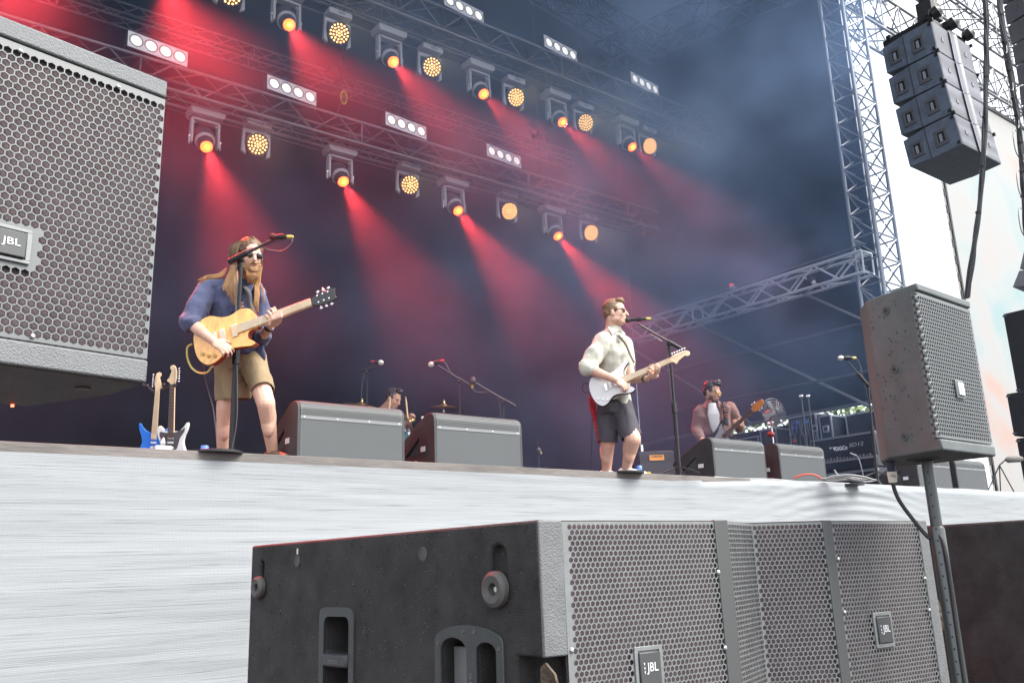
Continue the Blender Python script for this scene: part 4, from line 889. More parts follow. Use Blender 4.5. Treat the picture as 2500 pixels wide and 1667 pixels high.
# cable bundles hanging right
for pl, d_, rr, lb, nm in (([(2404, -40), (2407, 60), (2408, 160), (2405, 287), (2396, 446), (2380, 590), (2361, 728)], 10.2, .030, 'thick black cable bundle hanging in front of the flown speakers', 6), ([(2436, -30), (2447, 60), (2462, 150), (2476, 240), (2486, 300), (2496, 400), (2499, 480), (2512, 620)], 10.8, .034, 'dark knotted cable bundle hanging near the right frame edge', 7)):
    q = thing('cable_bundle', lb, 'cable', dep(*pl[0], d_)); core = bez([dep(x, y, d_) for x, y in pl], 8)
    b = MB()
    for kx in range(nm):
        a = 2 * math.pi * kx / nm; cp = []
        for i, p in enumerate(core): cp.append(p + V((math.cos(a + i * .12), math.sin(a + i * .12), 0)) * rr * .62 + V((noise.noise(p * 3 + V((kx, 0, 0))), noise.noise(p * 3 + V((0, kx, 9))), 0)) * rr * .5)
        b.path(cp, rr * .45, 6)
    part(b, 'strands', mat('bundle_rubber', (.03, .034, .036), .35, spec=.8), q)
    b = MB()
    for i in range(6, len(core) - 2, 6): b.lathe([(rr * 1.1, -.012), (rr * 1.1, .012)], core[i], core[i + 1] - core[i], 10)
    parts(b, 'cable_tie', blk, q)
    if rr > .032:
        b = MB()
        for i in (8, 16, 24, 34, 42, 50):
            if i < len(core) - 1:
                c = core[i]; b.path(bez([c, c + V((-.18, 0, -.05)), c + V((-.22, 0, -.32)), c + V((-.06, 0, -.42)), c + V((0, 0, -.3))], 6), .006, 6)
        parts(b, 'slack_loop', mat('bundle_rubber', (.03, .034, .036)), q)
# ================================================================== STAGE OBJECTS
c4 = crop(300, 540, 2.6133); c5 = crop(1350, 690, 3.135); c6 = crop(1650, 850, 4.48); c7 = crop(800, 850, 4.276)
CR = RM @ V((1, 0, 0)); CR.z = 0; CR.normalize(); VW = V((-CR.y, CR.x, 0)); UP = V((0, 0, 1))      # across the view, along the view, up
mic_m = mat('mic_grille', (.05, .05, .055), .5, .6, bump=.6, bscale=900); st_m = mat('stand_black', (.03, .033, .037), .35, spec=.7)
def mic(a, b, parent, col=None, hr=.026, cable=None, d_out=None):
    """microphone from its head a to its tail b"""
    a, b = V(a), V(b); d_ = (b - a).normalized(); L = (b - a).length
    q = part(MB().lathe([(hr * .55, hr * 1.1), (hr * .68, L * .35), (hr * .45, L * .95), (hr * .4, L)], a, d_, 14), 'mic_body', blkp, parent)
    part(MB().lathe([(.0001, -hr * .9), (hr * .6, -hr * .75), (hr, 0), (hr * .95, hr * .5), (hr * .6, hr * 1.15)], a, d_, 16), 'mic_head', col or mic_m, q)
    part(MB().lathe([(hr * .45, L), (hr * .45, L + .035), (hr * .2, L + .045)], a, d_, 10), 'plug', mat('plug_yellow', (.6, .5, .1), .5) if d_out is None else d_out, q)
    m_ = a + d_ * L * .6; part(MB().lathe([(hr * .8, -.022), (hr * .85, .022)], m_, d_, 12), 'mic_clip', blk, q); return q
def stand(label, base, top, boom0, boom1, group, collar=None, tripod=True, r=.0125, boomr=.011):
    q = thing('mic_stand', label, 'microphone stand', base, group); base, top, boom0, boom1 = V(base), V(top), V(boom0), V(boom1)
    mid = base.lerp(top, .52)
    part(MB().tube(base + V((0, 0, .02)), mid, r * 1.25, n=12), 'lower_tube', st_m, q); part(MB().tube(mid, top, r * .8, n=12), 'upper_tube', st_m, q)
    part(MB().tube(mid - V((0, 0, .05)), mid + V((0, 0, .05)), r * 1.7, n=12), 'height_clutch', blk, q)
    part(MB().tube(boom0, boom1, boomr * .7, n=10), 'boom', st_m, q)
    b = MB(); dd = (boom1 - boom0).normalized(); b.tube(boom0, boom0 + dd * .16, boomr * 1.35, n=12); part(b, 'boom_grip', blkp, q)
    b = MB(); b.ball(top, .024, nu=10, nv=6); b.tube(top + VW * -.03, top + VW * .03, .014); b.tube(top + CR * -.02 + V((0, 0, -.03)), top + CR * -.035 + V((0, 0, -.10)), .005); part(b, 'swivel', blk, q)
    if tripod:
        for k in range(3):
            a = k * 2.094 + .5; part(MB().tube(base + V((0, 0, .10)), base + V((math.cos(a) * .26, math.sin(a) * .26, .012)), .008, n=8), 'leg', st_m, q)
    else: part(MB().lathe([(.13, 0), (.13, .012), (.03, .025), (.015, .04)], base, (0, 0, 1), 24), 'base', blk, q)
    return q
def onstage(p, z=SZ): return V((p.x, p.y, z))
gs = 'microphone stands on stage'
# stand 1
d = 6.27; b0 = onstage(c4(690, 1500, d)); top = c4(755, 245, d)
s1 = stand('black microphone stand in front of the bearded guitarist, boom rising to the right', b0, top, c4(678, 258, d - .02), c4(985, 108, d - .12), gs, r=.0165, boomr=.016)
mic(c4(955, 100, d - .13), c4(1050, 100, d - .15), s1, mat('mic_red_dark', (.09, .03, .035), .5, .4), .026)
q = thing('mic_cable', 'cable looping from the left microphone down its stand', 'cable', b0)
part(MB().path(bez([c4(1065, 103, d - .15), c4(1080, 135, d - .15), c4(1020, 188, d - .13), c4(930, 182, d - .1), c4(860, 165, d - .06), c4(735, 230, d - .03), c4(722, 400, d - .03), c4(722, 700, d - .03), c4(730, 1100, d - .02), c4(725, 1290, d - .02), c4(690, 1480, d - .02)], 8), .0045, 6), 'lead', mat('cable_grey', (.12, .12, .13), .4), q)
# stand 2
d = 8.5; b0 = onstage(c5(962, 1380, d)); top = c5(890, 470, d)
s2 = stand('black microphone stand with picks on its boom at the sunglassed singer', b0, top, c5(985, 508, d), c5(650, 315, d - .06), gs, r=.015, boomr=.014)
mic(c5(568, 285, d - .05), c5(715, 277, d - .08), s2, hr=.027)
b = MB()
for i in range(6): b.ball(c5(752 + i * 15, 398 + i * 9, d - .03), (.012, .004, .011), RM, nu=8, nv=5)
parts(b, 'plectrum', mat('pick_white', (.75, .75, .74), .4), s2)
q = thing('mic_cable', 'cable arching from the singer microphone and down the stand', 'cable', b0)
part(MB().path(bez([c5(760, 283, d - .08), c5(800, 320, d - .06), c5(840, 400, d - .03), c5(862, 460, d - .02), c5(900, 800, d - .02), c5(930, 1100, d - .02), c5(972, 1360, d - .02)], 8), .004, 6), 'lead', mat('cable_grey', (.12, .12, .13)), q)
# stand 3 (right)
b0 = ony(2141, 1166, 5.98); b0.z = SZ; d = 9.75; top = dep(2119, 940, d); top = V((top.x, top.y, top.z))
b0 = onstage(dep(2141, 1162, d))
s3 = stand('pale lit microphone stand leaning left beside the right loudspeaker', b0, top, c6(2095, 395, d), c6(1880, 150, d), gs, boomr=.013)
mic(c6(1795, 107, d), c6(1930, 105, d), s3, mat('mic_silver', (.6, .6, .62), .35, .7), .030)
q = thing('mic_cable', 'thin cable from the right microphone running down beside the stand', 'cable', b0)
part(MB().path(bez([c6(1975, 115, d), c6(2010, 170, d), c6(2045, 320, d), c6(2070, 420, d), c6(2120, 640, d), c6(2160, 1000, d), c6(2175, 1380, d)], 8), .004, 6), 'lead', mat('cable_grey', (.12, .12, .13)), q)
# drum mics
d = 11.0; b0 = onstage(c7(412, 1300, d))
s4 = stand('thin overhead microphone stand left of the drummer with a pale microphone', b0, c7(410, 245, d), c7(350, 238, d), c7(500, 185, d), gs, r=.008, boomr=.012)
mic(c7(560, 150, d), c7(485, 140, d), s4, mat('mic_cream', (.62, .58, .5), .4), .034, d_out=mat('mic_red', (.5, .04, .04), .4))
part(MB().path(bez([c7(480, 145, d), c7(455, 200, d), c7(400, 235, d), c7(372, 290, d), c7(355, 450, d), c7(350, 620, d), c7(352, 1250, d)], 6), .004, 5), 'lead', mat('cable_grey', (.12, .12, .13)), s4)
d = 10.8; b0 = onstage(c7(1395, 1300, d))
s5 = stand('thin overhead microphone stand right of the drummer with a red lit microphone', b0, c7(1375, 345, d), c7(1485, 385, d), c7(1150, 180, d), gs, r=.008, boomr=.011)
mic(c7(1075, 170, d), c7(1180, 135, d), s5, mat('mic_cream', (.62, .58, .5)), .034, d_out=mat('mic_red', (.5, .04, .04)))
part(MB().path(bez([c7(1200, 130, d), c7(1240, 170, d), c7(1290, 260, d), c7(1340, 300, d)], 6), .004, 5), 'lead', mat('cable_grey', (.12, .12, .13)), s5)
d = 10.2; b0 = onstage(c7(1840, 1300, d))
s6 = stand('microphone stand with a long boom falling to the right above the second monitor', b0, c7(1838, 560, d), c7(1960, 605, d), c7(1545, 360, d), gs, r=.009, boomr=.012)
mic(c7(1518, 325, d), c7(1512, 380, d), s6, mat('mic_foam', (.12, .10, .11), .9), .032)
part(MB().path(bez([c7(1512, 400, d), c7(1530, 440, d), c7(1580, 462, d), c7(1720, 460, d), c7(1785, 540, d), c7(1810, 740, d), c7(1810, 1250, d)], 6), .004, 5), 'lead', mat('cable_grey', (.12, .12, .13)), s6)
d = 11.8; b0 = onstage(c7(2210, 1300, d))
s7 = stand('short dark microphone stand standing in haze right of the monitors', b0, c7(2205, 1085, d), c7(2205, 1090, d), c7(2200, 1060, d), gs, r=.008)
mic(c7(2200, 1055, d), c7(2215, 1075, d), s7, mat('mic_foam', (.12, .10, .11)), .03)
# drum kit
brass = mat('cymbal_brass', (.32, .20, .09), .35, .85, bump=.15, bscale=200); chrome = mat('chrome', (.7, .7, .7), .15, 1)
def cymbal(c, r_, tilt, label, foot_):
    q = thing('cymbal', label, 'cymbal', c, 'cymbals of the drum kit'); c = V(c); ax = V(tilt).normalized()
    part(MB().lathe([(r_, -.012), (r_ * .6, .004), (r_ * .25, .012), (r_ * .18, .03), (.01, .036), (.01, .032), (r_ * .17, .026), (r_ * .25, .008), (r_ * .6, 0), (r_, -.014)], c, ax, 36), 'plate', brass, q)
    part(MB().lathe([(.006, .03), (.02, .045), (.012, .06), (.018, .075), (.004, .085)], c, ax, 10), 'wing_nut', mat('nut_brass', (.7, .55, .25), .3, .8), q)
    b = MB(); b.tube(c, V((c.x, c.y, SZ + .02)), .011); part(b, 'stand', chrome, q)
    b = MB(); b.ball(c - V((0, 0, .10)), .028, nu=8, nv=6); b.tube(c - V((0, 0, .1)), c - V((-.05, 0, .17)), .018); part(b, 'tilter', chrome, q)
d = 11.2
cymbal(c7(352, 590, d), .235, (.05, -.22, 1), 'large brass cymbal left of the drummer behind the first monitor', None)
cymbal(c7(1213, 605, d), .185, (-.04, -.14, 1), 'brass cymbal right of the drummer above the second monitor', None)
cymbal(c7(850, 770, 11.0), .15, (.8, -.5, .5), 'small dark cymbal edge on beside the teal drum', None)
tealm = mat('drum_teal', (.02, .38, .34), .25, var=.35, vscale=14, spec=.8)
for c_, ax, r_, h_, lb in ((c7(925, 900, 11.1), V((.25, -.55, .8)), .17, .22, 'teal sparkle drum seen between the first two monitors'), (c7(720, 1080, 11.2), V((.1, -.95, .2)), .27, .4, 'large teal bass drum hidden behind the first monitor'), (c7(560, 960, 11.1), V((-.2, -.4, .9)), .15, .2, 'teal drum hidden behind the first monitor beside the drummer')):
    q = thing('drum', lb, 'drum', c_, 'drums of the kit'); ax = ax.normalized()
    if c_.z - r_ < SZ: c_ = V((c_.x, c_.y, SZ + r_ + .02))
    part(MB().lathe([(r_, -h_), (r_, 0)], c_, ax, 28), 'shell', tealm, q); part(MB().lathe([(r_ * .98, .002), (r_ * .5, .003), (.001, .003)], c_, ax, 28), 'skin', mat('drum_skin', (.75, .73, .68), .5), q)
    for hh in (-h_, 0): part(MB().lathe([(r_ * 1.0, hh - .012), (r_ * 1.06, hh - .012), (r_ * 1.06, hh + .012), (r_ * 1.0, hh + .012)], c_, ax, 28), 'hoop', chrome, q)
    u_, w_ = perp(ax)
    for k_ in range(8):
        a = k_ * math.pi / 4; o = c_ + (u_ * math.cos(a) + w_ * math.sin(a)) * r_ * 1.05; part(MB().tube(o - ax * h_ * .9, o, .008, n=6), 'lug', chrome, q)
b = MB(); 
q = thing('drum_clamp', 'chrome clamp with a small microphone on the rim of the teal drum', 'clamp', c7(985, 760, 11.05)); part(b.tube(c7(985, 800, 11.05), c7(990, 730, 11.05), .012), 'post', chrome, q); part(MB().ball(c7(990, 725, 11.05), .02), 'small_mic', mat('mic_cream', (.62, .58, .5)), q)

# ---- guitars
LPO = [(0, 0), (.015, .085), (.07, .150), (.14, .158), (.205, .125), (.27, .112), (.34, .128), (.40, .112), (.432, .065), (.44, .03), (.44, -.028), (.40, -.032), (.37, -.045), (.362, -.075), (.392, -.108), (.402, -.128), (.375, -.135), (.32, -.122), (.25, -.108), (.20, -.115), (.14, -.150), (.07, -.155), (.015, -.095)]
STO = [(0, 0), (.015, .09), (.06, .145), (.12, .158), (.19, .132), (.25, .118), (.31, .130), (.37, .152), (.425, .160), (.438, .146), (.40, .120), (.362, .080), (.350, .032), (.350, -.030), (.357, -.065), (.382, -.092), (.398, -.118), (.37, -.138), (.31, -.130), (.24, -.105), (.18, -.107), (.12, -.145), (.06, -.152), (.015, -.095)]
def guitar(label, tail, nut, N, kind, body_m, neck_m, board_m, head_m, guard_m=None, group=None, flip=1, top_m=None, name='electric_guitar', cat='guitar', four=False, hw=1.0, back_m=None):
    tail, nut = V(tail), V(nut); U = (nut - tail).normalized(); L = (nut - tail).length; s = L / .80; N = V(N); N = (N - U * N.dot(U)).normalized(); W = N.cross(U) * flip
    P = lambda u, v_, n=0: tail + U * (u * s) + W * (v_ * s) + N * (n * s)
    q = thing(name, label, cat, tail, group)
    out = closed(LPO if kind == 'lp' else STO, 4); body_end = .44 if kind == 'lp' else .35
    def slab(pl, z0, z1): b = MB(); b.prism([(p[0] * s, p[1] * s) for p in pl], tail, U, W, N, z0 * s, z1 * s); return b
    bo = part(slab(out, -.045, -.004), 'body', back_m or body_m, q, bevel=.006 * s, smooth=60)
    ins = [((p[0] - .2) * .985 + .2, p[1] * .985) for p in out]
    part(slab(ins, -.004, .002), 'body_top', top_m or body_m, bo, bevel=.002 * s, smooth=60)
    nk = MB(); w0, w1 = .028, .0215
    nk.prism([(body_end - .03, -w0), (body_end - .03, w0), (.80, w1), (.80, -w1)], P(0, 0), U * s, W * s, N * s, -.018, .008); part(nk, 'neck', neck_m, q, bevel=.006 * s)
    fb = MB(); fb.prism([(.27 if kind == 'lp' else .29, -w0), (.27 if kind == 'lp' else .29, w0), (.80, w1), (.80, -w1)], P(0, 0), U * s, W * s, N * s, .0085, .014); f = part(fb, 'fretboard', board_m, q)
    fr = MB(); sc_ = .648
    for i in range(1, 22):
        x = .80 - sc_ * (1 - 2 ** (-i / 12)); 
        if x < .30: break
        wv = w0 + (w1 - w0) * (x - .3) / .5; fr.prism([(x - .0011, -wv), (x + .0011, -wv), (x + .0011, wv), (x - .0011, wv)], P(0, 0), U * s, W * s, N * s, .0143, .0155)
    part(fr, 'frets', steel, f)
    if kind == 'lp': hd = [(.80, -.021), (.81, -.024), (.845, -.038), (.93, -.042), (.965, -.035), (.955, -.01), (.965, 0), (.955, .01), (.965, .035), (.93, .042), (.845, .038), (.81, .024), (.80, .021)]
    elif four: hd = [(.80, -.022), (.83, -.04), (.86, -.047), (.92, -.045), (.97, -.02), (.985, .0), (.98, .025), (.955, .03), (.92, .04), (.85, .045), (.82, .03), (.80, .022)]
    else: hd = [(.80, -.022), (.815, -.03), (.83, -.055), (.845, -.05), (.86, -.034), (.93, -.012), (.95, -.028), (.975, -.024), (.985, 0), (.97, .022), (.93, .034), (.86, .036), (.82, .027), (.80, .022)]
    hb = MB(); hb.prism([(p[0] * s, p[1] * s) for p in hd], tail, U, W, N, -.010 * s, .006 * s); ho = part(hb, 'headstock', head_m, q, bevel=.002 * s)
    side = [(-1, .85), (-1, .885), (-1, .92), (1, .85), (1, .885), (1, .92)] if kind == 'lp' else ([(1, .84), (1, .88), (-1, .86), (-1, .9)] if four else [(1, .83 + .024 * i) for i in range(6)])
    for sg, x in side:
        t = MB(); r_ = .011 if four else .008; t.tube(P(x, sg * .022, .006), P(x, sg * .022, .016), .005 * s, n=8); t.tube(P(x, sg * .034, -.004), P(x, sg * .052, -.004), .003 * s, n=6); t.ball(P(x, sg * .056, -.004), (r_ * 1.3 * s, r_ * .6 * s, r_ * s), Matrix((U, N, W)).transposed(), nu=8, nv=6); part(t, 'tuner', chrome, ho)
    strs = MB()
    for i in range(4 if four else 6):
        a = (i / (3 if four else 5) - .5); strs.tube(P(.155, a * .052, .018), P(.80, a * .036, .017), .0007 * s * (1.5 if four else 1), n=4)
    part(strs, 'strings', steel, q)
    pk_ = [(.205, .04), (.285, .04)] if kind == 'lp' else ([(.21, .035)] if four else [(.195, .03), (.245, .028), (.29, .028)])
    if guard_m:
        g = [(.10, -.055), (.10, -.10), (.16, -.118), (.24, -.085), (.31, -.108), (.345, -.10), (.335, -.05), (.345, .03), (.37, .10), (.395, .13), (.35, .125), (.29, .088), (.22, .07), (.17, .045)] if kind != 'lp' else [(.20, -.045), (.20, -.085), (.24, -.095), (.33, -.06), (.33, -.035)]
        part(slab(closed(g, 3), .0022, .0045), 'pickguard', guard_m, bo, smooth=0)
    for x, w_ in pk_:
        b = MB(); b.prism([(x - .017 if kind == 'lp' else x - .009, -w_), (x + .017 if kind == 'lp' else x + .009, -w_), (x + .017 if kind == 'lp' else x + .009, w_), (x - .017 if kind == 'lp' else x - .009, w_)], P(0, 0), U * s, W * s, N * s, .004, .012); part(b, 'pickup', mat('pickup_cream', (.7, .66, .55), .4) if kind == 'lp' else white, bo, bevel=.002 * s)
    b = MB(); b.prism([(.145, -.034), (.165, -.034), (.165, .034), (.145, .034)], P(0, 0), U * s, W * s, N * s, .003, .014); part(b, 'bridge', chrome, bo, bevel=.002 * s)
    for kx, (x, y) in enumerate(((.09, -.10), (.13, -.115), (.055, -.075))): part(MB().lathe([(.012 * s, .002 * s), (.011 * s, .012 * s), (.0001, .0125 * s)], P(x, y, .001), N, 14), 'knob', mat('knob_amber', (.5, .3, .08), .3) if kind == 'lp' else white, bo)
    return q, P
maple = mat('maple_neck', (.80, .60, .38), .35, var=.15, vscale=10, stretch=(1, 1, .3)); rosew = mat('rosewood', (.10, .045, .03), .5, var=.3, vscale=30)
burst = mat('amber_flame_top', (.90, .46, .11), .18, var=.35, vscale=9, spec=.8, stretch=(1, 4, 1)); redback = mat('cherry_back', (.28, .03, .015), .2, spec=.7)
gloss_w = mat('gloss_white', (.78, .78, .76), .2, spec=.7)
t1_, n1_ = c4(452, 797, 6.22), c4(1203, 518, 6.10)
G1, G1P = guitar('amber single cutaway electric guitar with gold top held by the bearded guitarist', t1_, n1_, -VW + UP * .12, 'lp', burst, maple, maple, mat('head_black', (.02, .02, .02), .2), None, flip=1, back_m=redback, top_m=burst)
t2_, n2_ = c5(288, 852, 8.2), c5(903, 592, 8.08)
G2, G2P = guitar('white double cutaway electric guitar with black edge held by the singer in sunglasses', t2_, n2_, -VW + UP * .15 - CR * .1, 'st', mat('gloss_black', (.02, .02, .022), .15, spec=.8), maple, maple, maple, None, flip=1, top_m=mat('gloss_silverwhite', (.62, .60, .60), .15, spec=.8))
t3_, n3_ = c6(400, 1075, 11.35), c6(838, 678, 11.05)
G3, G3P = guitar('dark bass guitar with brown fretboard and orange headstock held by the bassist', t3_ - (n3_ - t3_) * .14, n3_, -VW + UP * .1, 'st', mat('gloss_black', (.02, .02, .022)), maple, rosew, mat('head_orange', (.55, .20, .05), .3, var=.1), mat('guard_clear', (.35, .36, .38), .1), flip=1, four=True, name='bass_guitar', cat='bass guitar')
# guitars on the stand at left
d = 7.85; gb_ = 'guitars on the stand behind the left speaker'
guitar('blue guitar with maple neck standing left in the guitar rack', c4(185, 1560, d), c4(222, 1075, d), -VW + CR * .2, 'st', mat('gloss_blue', (.02, .16, .62), .2, spec=.7), maple, maple, maple, None, gb_, flip=1)
guitar('pale guitar with dark fretboard standing right in the guitar rack', c4(300, 1575, d), c4(318, 1040, d), -VW, 'st', gloss_w, maple, rosew, maple, mat('guard_dark', (.08, .08, .09), .3), gb_, flip=-1)
q = thing('guitar_stand', 'black guitar rack with clamps holding the two upright guitars', 'guitar stand', onstage(c4(255, 1500, d + .1)))
part(MB().tube(onstage(c4(190, 1500, d + .08)), c4(212, 1090, d + .08), .010), 'post', st_m, q)
b = MB(); b.tube(c4(120, 1035, d + .1), c4(215, 1095, d + .03), .010); b.tube(c4(215, 1090, d + .03), c4(320, 1042, d + .05), .010); parts(b, 'yoke_arm', st_m, q)
b = MB(); b.ball(c4(155, 1052, d + .07), .02); b.ball(c4(190, 1095, d + .05), .017); b.ball(c4(262, 1045, d), .02); b.ball(c4(330, 1045, d), .018); parts(b, 'yoke_pad', blk, q)
part(MB().box(onstage(c4(255, 1500, d + .1), SZ + .03), (.5, .3, .04)), 'base', blk, q, bevel=.01)
q = thing('gear_box', 'small white and black effects gear between the upright guitars', 'equipment', onstage(c4(250, 1480, 7.6)))
b = MB(); p = onstage(c4(252, 1450, 7.6)); b.bb(p + V((-.07, -.05, 0)), p + V((.07, .05, .33))); part(b, 'case', gloss_w, q, bevel=.01); part(MB().lathe([(.02, .33), (.028, .36), (.015, .40), (.0001, .41)], p, (0, 0, 1), 12), 'knob', steel, q)
b = MB()
for i in range(4): b.bb(p + V((-.05, -.056, .04 + i * .07)), p + V((.05, -.05, .085 + i * .07)))
parts(b, 'meter_panel', blk, q)
# bottles, plates
def bottle(p, label):
    q = thing('water_bottle', label, 'bottle', p, 'water bottles at the stage edge'); p = V(p)
    part(MB().lathe([(.03, 0), (.033, .01), (.033, .11), (.024, .14), (.014, .155)], p, (0, 0, 1), 16), 'bottle', mat('bottle_plastic', (.65, .68, .75), .15, trans=.4), q)
    part(MB().lathe([(.030, .150), (.030, .19), (.026, .195)], p, (0, 0, 1), 14), 'cap', mat('cap_blue', (.12, .28, .75), .4), q)
    part(MB().lathe([(.0337, .04), (.0337, .09)], p, (0, 0, 1), 16), 'label_band', mat('band_red', (.55, .1, .12), .5), q)
bp1 = onz(500, 1087, SZ + .197); bottle(onstage(bp1), 'water bottle with blue cap at the bearded guitarist feet'); bp2 = onz(1560, 1136, SZ + .197); bottle(onstage(bp2), 'water bottle with blue cap at the singer feet beside the amplifier')
for p, r_, lb in ((V((1.975, 5.77, SZ + .006)), .16, 'flat black round plate overhanging the stage edge under the left bottle'), (V((5.69, 5.76, SZ + .006)), .17, 'flat black round plate on the stage edge below the singer'), (V((9.2, 5.69, SZ - .01)), .13, 'black scrap caught on the stage edge under the cable coil')):
    tag(MB().lathe([(r_, -.008), (r_, .006), (r_ * .9, .01), (.001, .01)], p, (0, 0, 1), 26).build('black_plate', blkp), lb, 'plate', 'black plates at the stage edge')
# bass amp
q = thing('bass_amplifier', 'black bass amplifier with orange badge and two cone speakers behind the singer', 'amplifier', (8.5, 8.1, SZ)); A0_ = c5(655, 1290, 11.5); A1_ = c5(925, 1300, 11.5)
ax_ = V((A1_.x - A0_.x, A1_.y - A0_.y, 0)).normalized(); an = V((ax_.y, -ax_.x, 0)); o = onstage(A0_); wA = (A1_ - A0_).length * 1.0; Ma = Matrix((ax_, -an, UP)).transposed(); zt_ = A0_.z
part(MB().box(o + ax_ * wA / 2 - an * .2 + V((0, 0, (zt_ - SZ) / 2)), (wA, .4, zt_ - SZ), Ma), 'cabinet', blkp, q, bevel=.015)
part(MB().box(o + ax_ * wA / 2 + an * .004 + V((0, 0, (zt_ - SZ) * .42)), (wA * .93, .01, (zt_ - SZ) * .66), Ma), 'baffle', mat('amp_baffle', (.03, .033, .036), .6), q)
part(MB().box(o + ax_ * wA * .5 + an * .006 + V((0, 0, zt_ - SZ - .09)), (.19, .012, .07), Ma), 'badge_plate', mat('badge_orange', (.75, .30, .04), .4), q)
t = MB(); t.text('LABORE', o + ax_ * wA * .5 + an * .014 + V((0, 0, zt_ - SZ - .075)), ax_, UP, .026, .0004, .15, off=.02); part(t, 'badge_writing', dark, q, smooth=0)
for i in (.3, .72):
    co = o + ax_ * wA * i + an * .01 + V((0, 0, .20)); r_ = MB(); r_.lathe([(.075, 0), (.105, 0), (.105, .012), (.075, .012), (.075, 0)], co, an, 26); ring = part(r_, 'cone_ring', mat('cone_tan', (.42, .25, .14), .6), q); part(MB().lathe([(.075, .004), (.03, -.02), (.0001, -.012)], co + an * .012, an, 22), 'cone', dark, ring)
part(MB().lathe([(.03, .012), (.03, .018), (.001, .018)], o + ax_ * .11 + an * .004 + V((0, 0, .33)), an, 20), 'round_sticker', mat('sticker_yellow', (.8, .55, .05), .5), q)
# flight cases / mixing desk at stage right
edge = mat('case_edging', (.62, .64, .66), .35, .9); lam = mat('case_laminate', (.018, .02, .026), .4, var=.2)
def case(name, label, a, b_, parts_=True, group='flight cases at the right stage side', catches=((.25, .5), (.7, .5))):
    q = thing(name, label, 'flight case', ((a[0] + b_[0]) / 2, (a[1] + b_[1]) / 2, a[2]), group); part(MB().bb(a, b_), 'shell', lam, q)
    e = MB(); x0, y0, z0 = a; x1, y1, z1 = b_; t = .022
    for y in (y0, y1): e.bb((x0 - .004, y - t / 2, z0), (x0 + t, y + t / 2, z1)); e.bb((x1 - t, y - t / 2, z0), (x1 + .004, y + t / 2, z1))
    for z in (z0, z1):
        for y in (y0, y1): e.bb((x0, y - t / 2 - .002, z - t / 2), (x1, y + t / 2 + .002, z + t / 2))
        for x in (x0, x1): e.bb((x - t / 2 - .002, y0, z - t / 2 - .001), (x + t / 2 + .002, y1, z + t / 2 + .001))
    part(e, 'edging', edge, q, smooth=0)
    for fy, fz in catches:
        c = MB(); yy = y0 + (y1 - y0) * fy; zz = z0 + (z1 - z0) * fz; c.bb((x0 - .012, yy - .055, zz - .055), (x0 - .002, yy + .055, zz + .055)); cc = part(c, 'catch', edge, q, bevel=.01); c = MB(); c.bb((x0 - .016, yy - .03, zz - .03), (x0 - .012, yy + .03, zz + .03)); part(c, 'catch_latch', lam, cc)
    return q
case('flight_case', 'tall black flight case with metal edging right of the open rack', (12.3, 7.84, 2.95), (12.9, 8.04, 3.36), catches=((.5, .5),))
ck = case('flight_case', 'open black equipment rack with silver edges and hanging cables', (12.32, 8.12, 2.5), (12.9, 8.62, 3.43), catches=((.06, .75),))
b = MB()
for i in range(9):
    y = 8.18 + i * .045; b.path(bez([(12.29, y, 3.38), (12.24, y + random.uniform(-.06, .06), 3.2), (12.26, y + random.uniform(-.1, .1), 3.0), (12.28, y + random.uniform(-.1, .1), 2.6)], 6), .006, 5)
parts(b, 'patch_cable', mat('patch_grey', (.13, .14, .16), .4), ck)
for (y, z, c_) in ((8.5, 3.25, (.05, .12, .6)), (8.53, 3.05, (.7, .06, .03)), (8.26, 3.32, (.05, .2, .6)), (8.45, 3.33, (.06, .1, .5))): part(MB().box((12.28, y, z), (.03, .05, .05)), 'connector', mat('conn_%d' % int(z * 100), c_, .4), ck, bevel=.005)
case('flight_case', 'narrow black flight case with metal edging left of the open rack', (12.25, 8.85, 2.5), (12.9, 9.15, 3.30), catches=((.5, .5),))
case('flight_case', 'low black flight case with a wide metal lid edge behind the bassist', (12.3, 9.25, 2.5), (12.9, 10.3, 3.22), catches=((.3, .3),))
case('flight_case', 'large black case with pale side edge behind the mixing desk', (12.6, 7.1, 2.98), (13.2, 7.76, 3.36), catches=())
mx_ = thing('mixing_desk', 'black digital mixing desk in a road case with its name lettered on the rear', 'mixing desk', (12.3, 7.6, SZ))
part(MB().bb((12.1, 7.02, 2.60), (12.8, 8.08, 2.97)), 'console', lam, mx_, bevel=.01)
b = MB(); b.bb((12.0, 6.98, 2.47), (12.85, 8.1, 2.60)); part(b, 'tray', lam, mx_)
b = MB(); b.bb((11.985, 6.98, 2.585), (12.02, 8.1, 2.62)); b.bb((11.985, 6.98, 2.40), (12.02, 8.1, 2.43)); b.bb((12.08, 7.0, 2.955), (12.11, 8.1, 2.985)); part(b, 'edging', mat('edge_dull', (.3, .31, .33), .5, .7), mx_)
part(MB().bb((12.0, 7.0, 2.02), (12.85, 8.08, 2.46)), 'case_base', lam, mx_, bevel=.01)
t = MB(); t.text('DiGiCo', (12.097, 7.59, 2.80), (0, -1, 0), (0, 0, 1), .062, .001, .20, off=.03); t.add([(12.096, 7.74, 2.83), (12.096, 7.685, 2.83), (12.096, 7.71, 2.77)], [(0, 1, 2)]); t.add([(12.096, 7.80, 2.835), (12.096, 7.755, 2.835), (12.096, 7.77, 2.80)], [(0, 1, 2)]); part(t, 'maker_lettering', mat('letter_white', (.8, .8, .82), .5), mx_, smooth=0)
t = MB(); t.text('SD12', (12.097, 7.34, 2.825), (0, -1, 0), (0, 0, 1), .055, .001, .24, shear=.25); part(t, 'model_lettering', mat('letter_grey', (.5, .52, .55), .5), mx_, smooth=0)
b = MB()
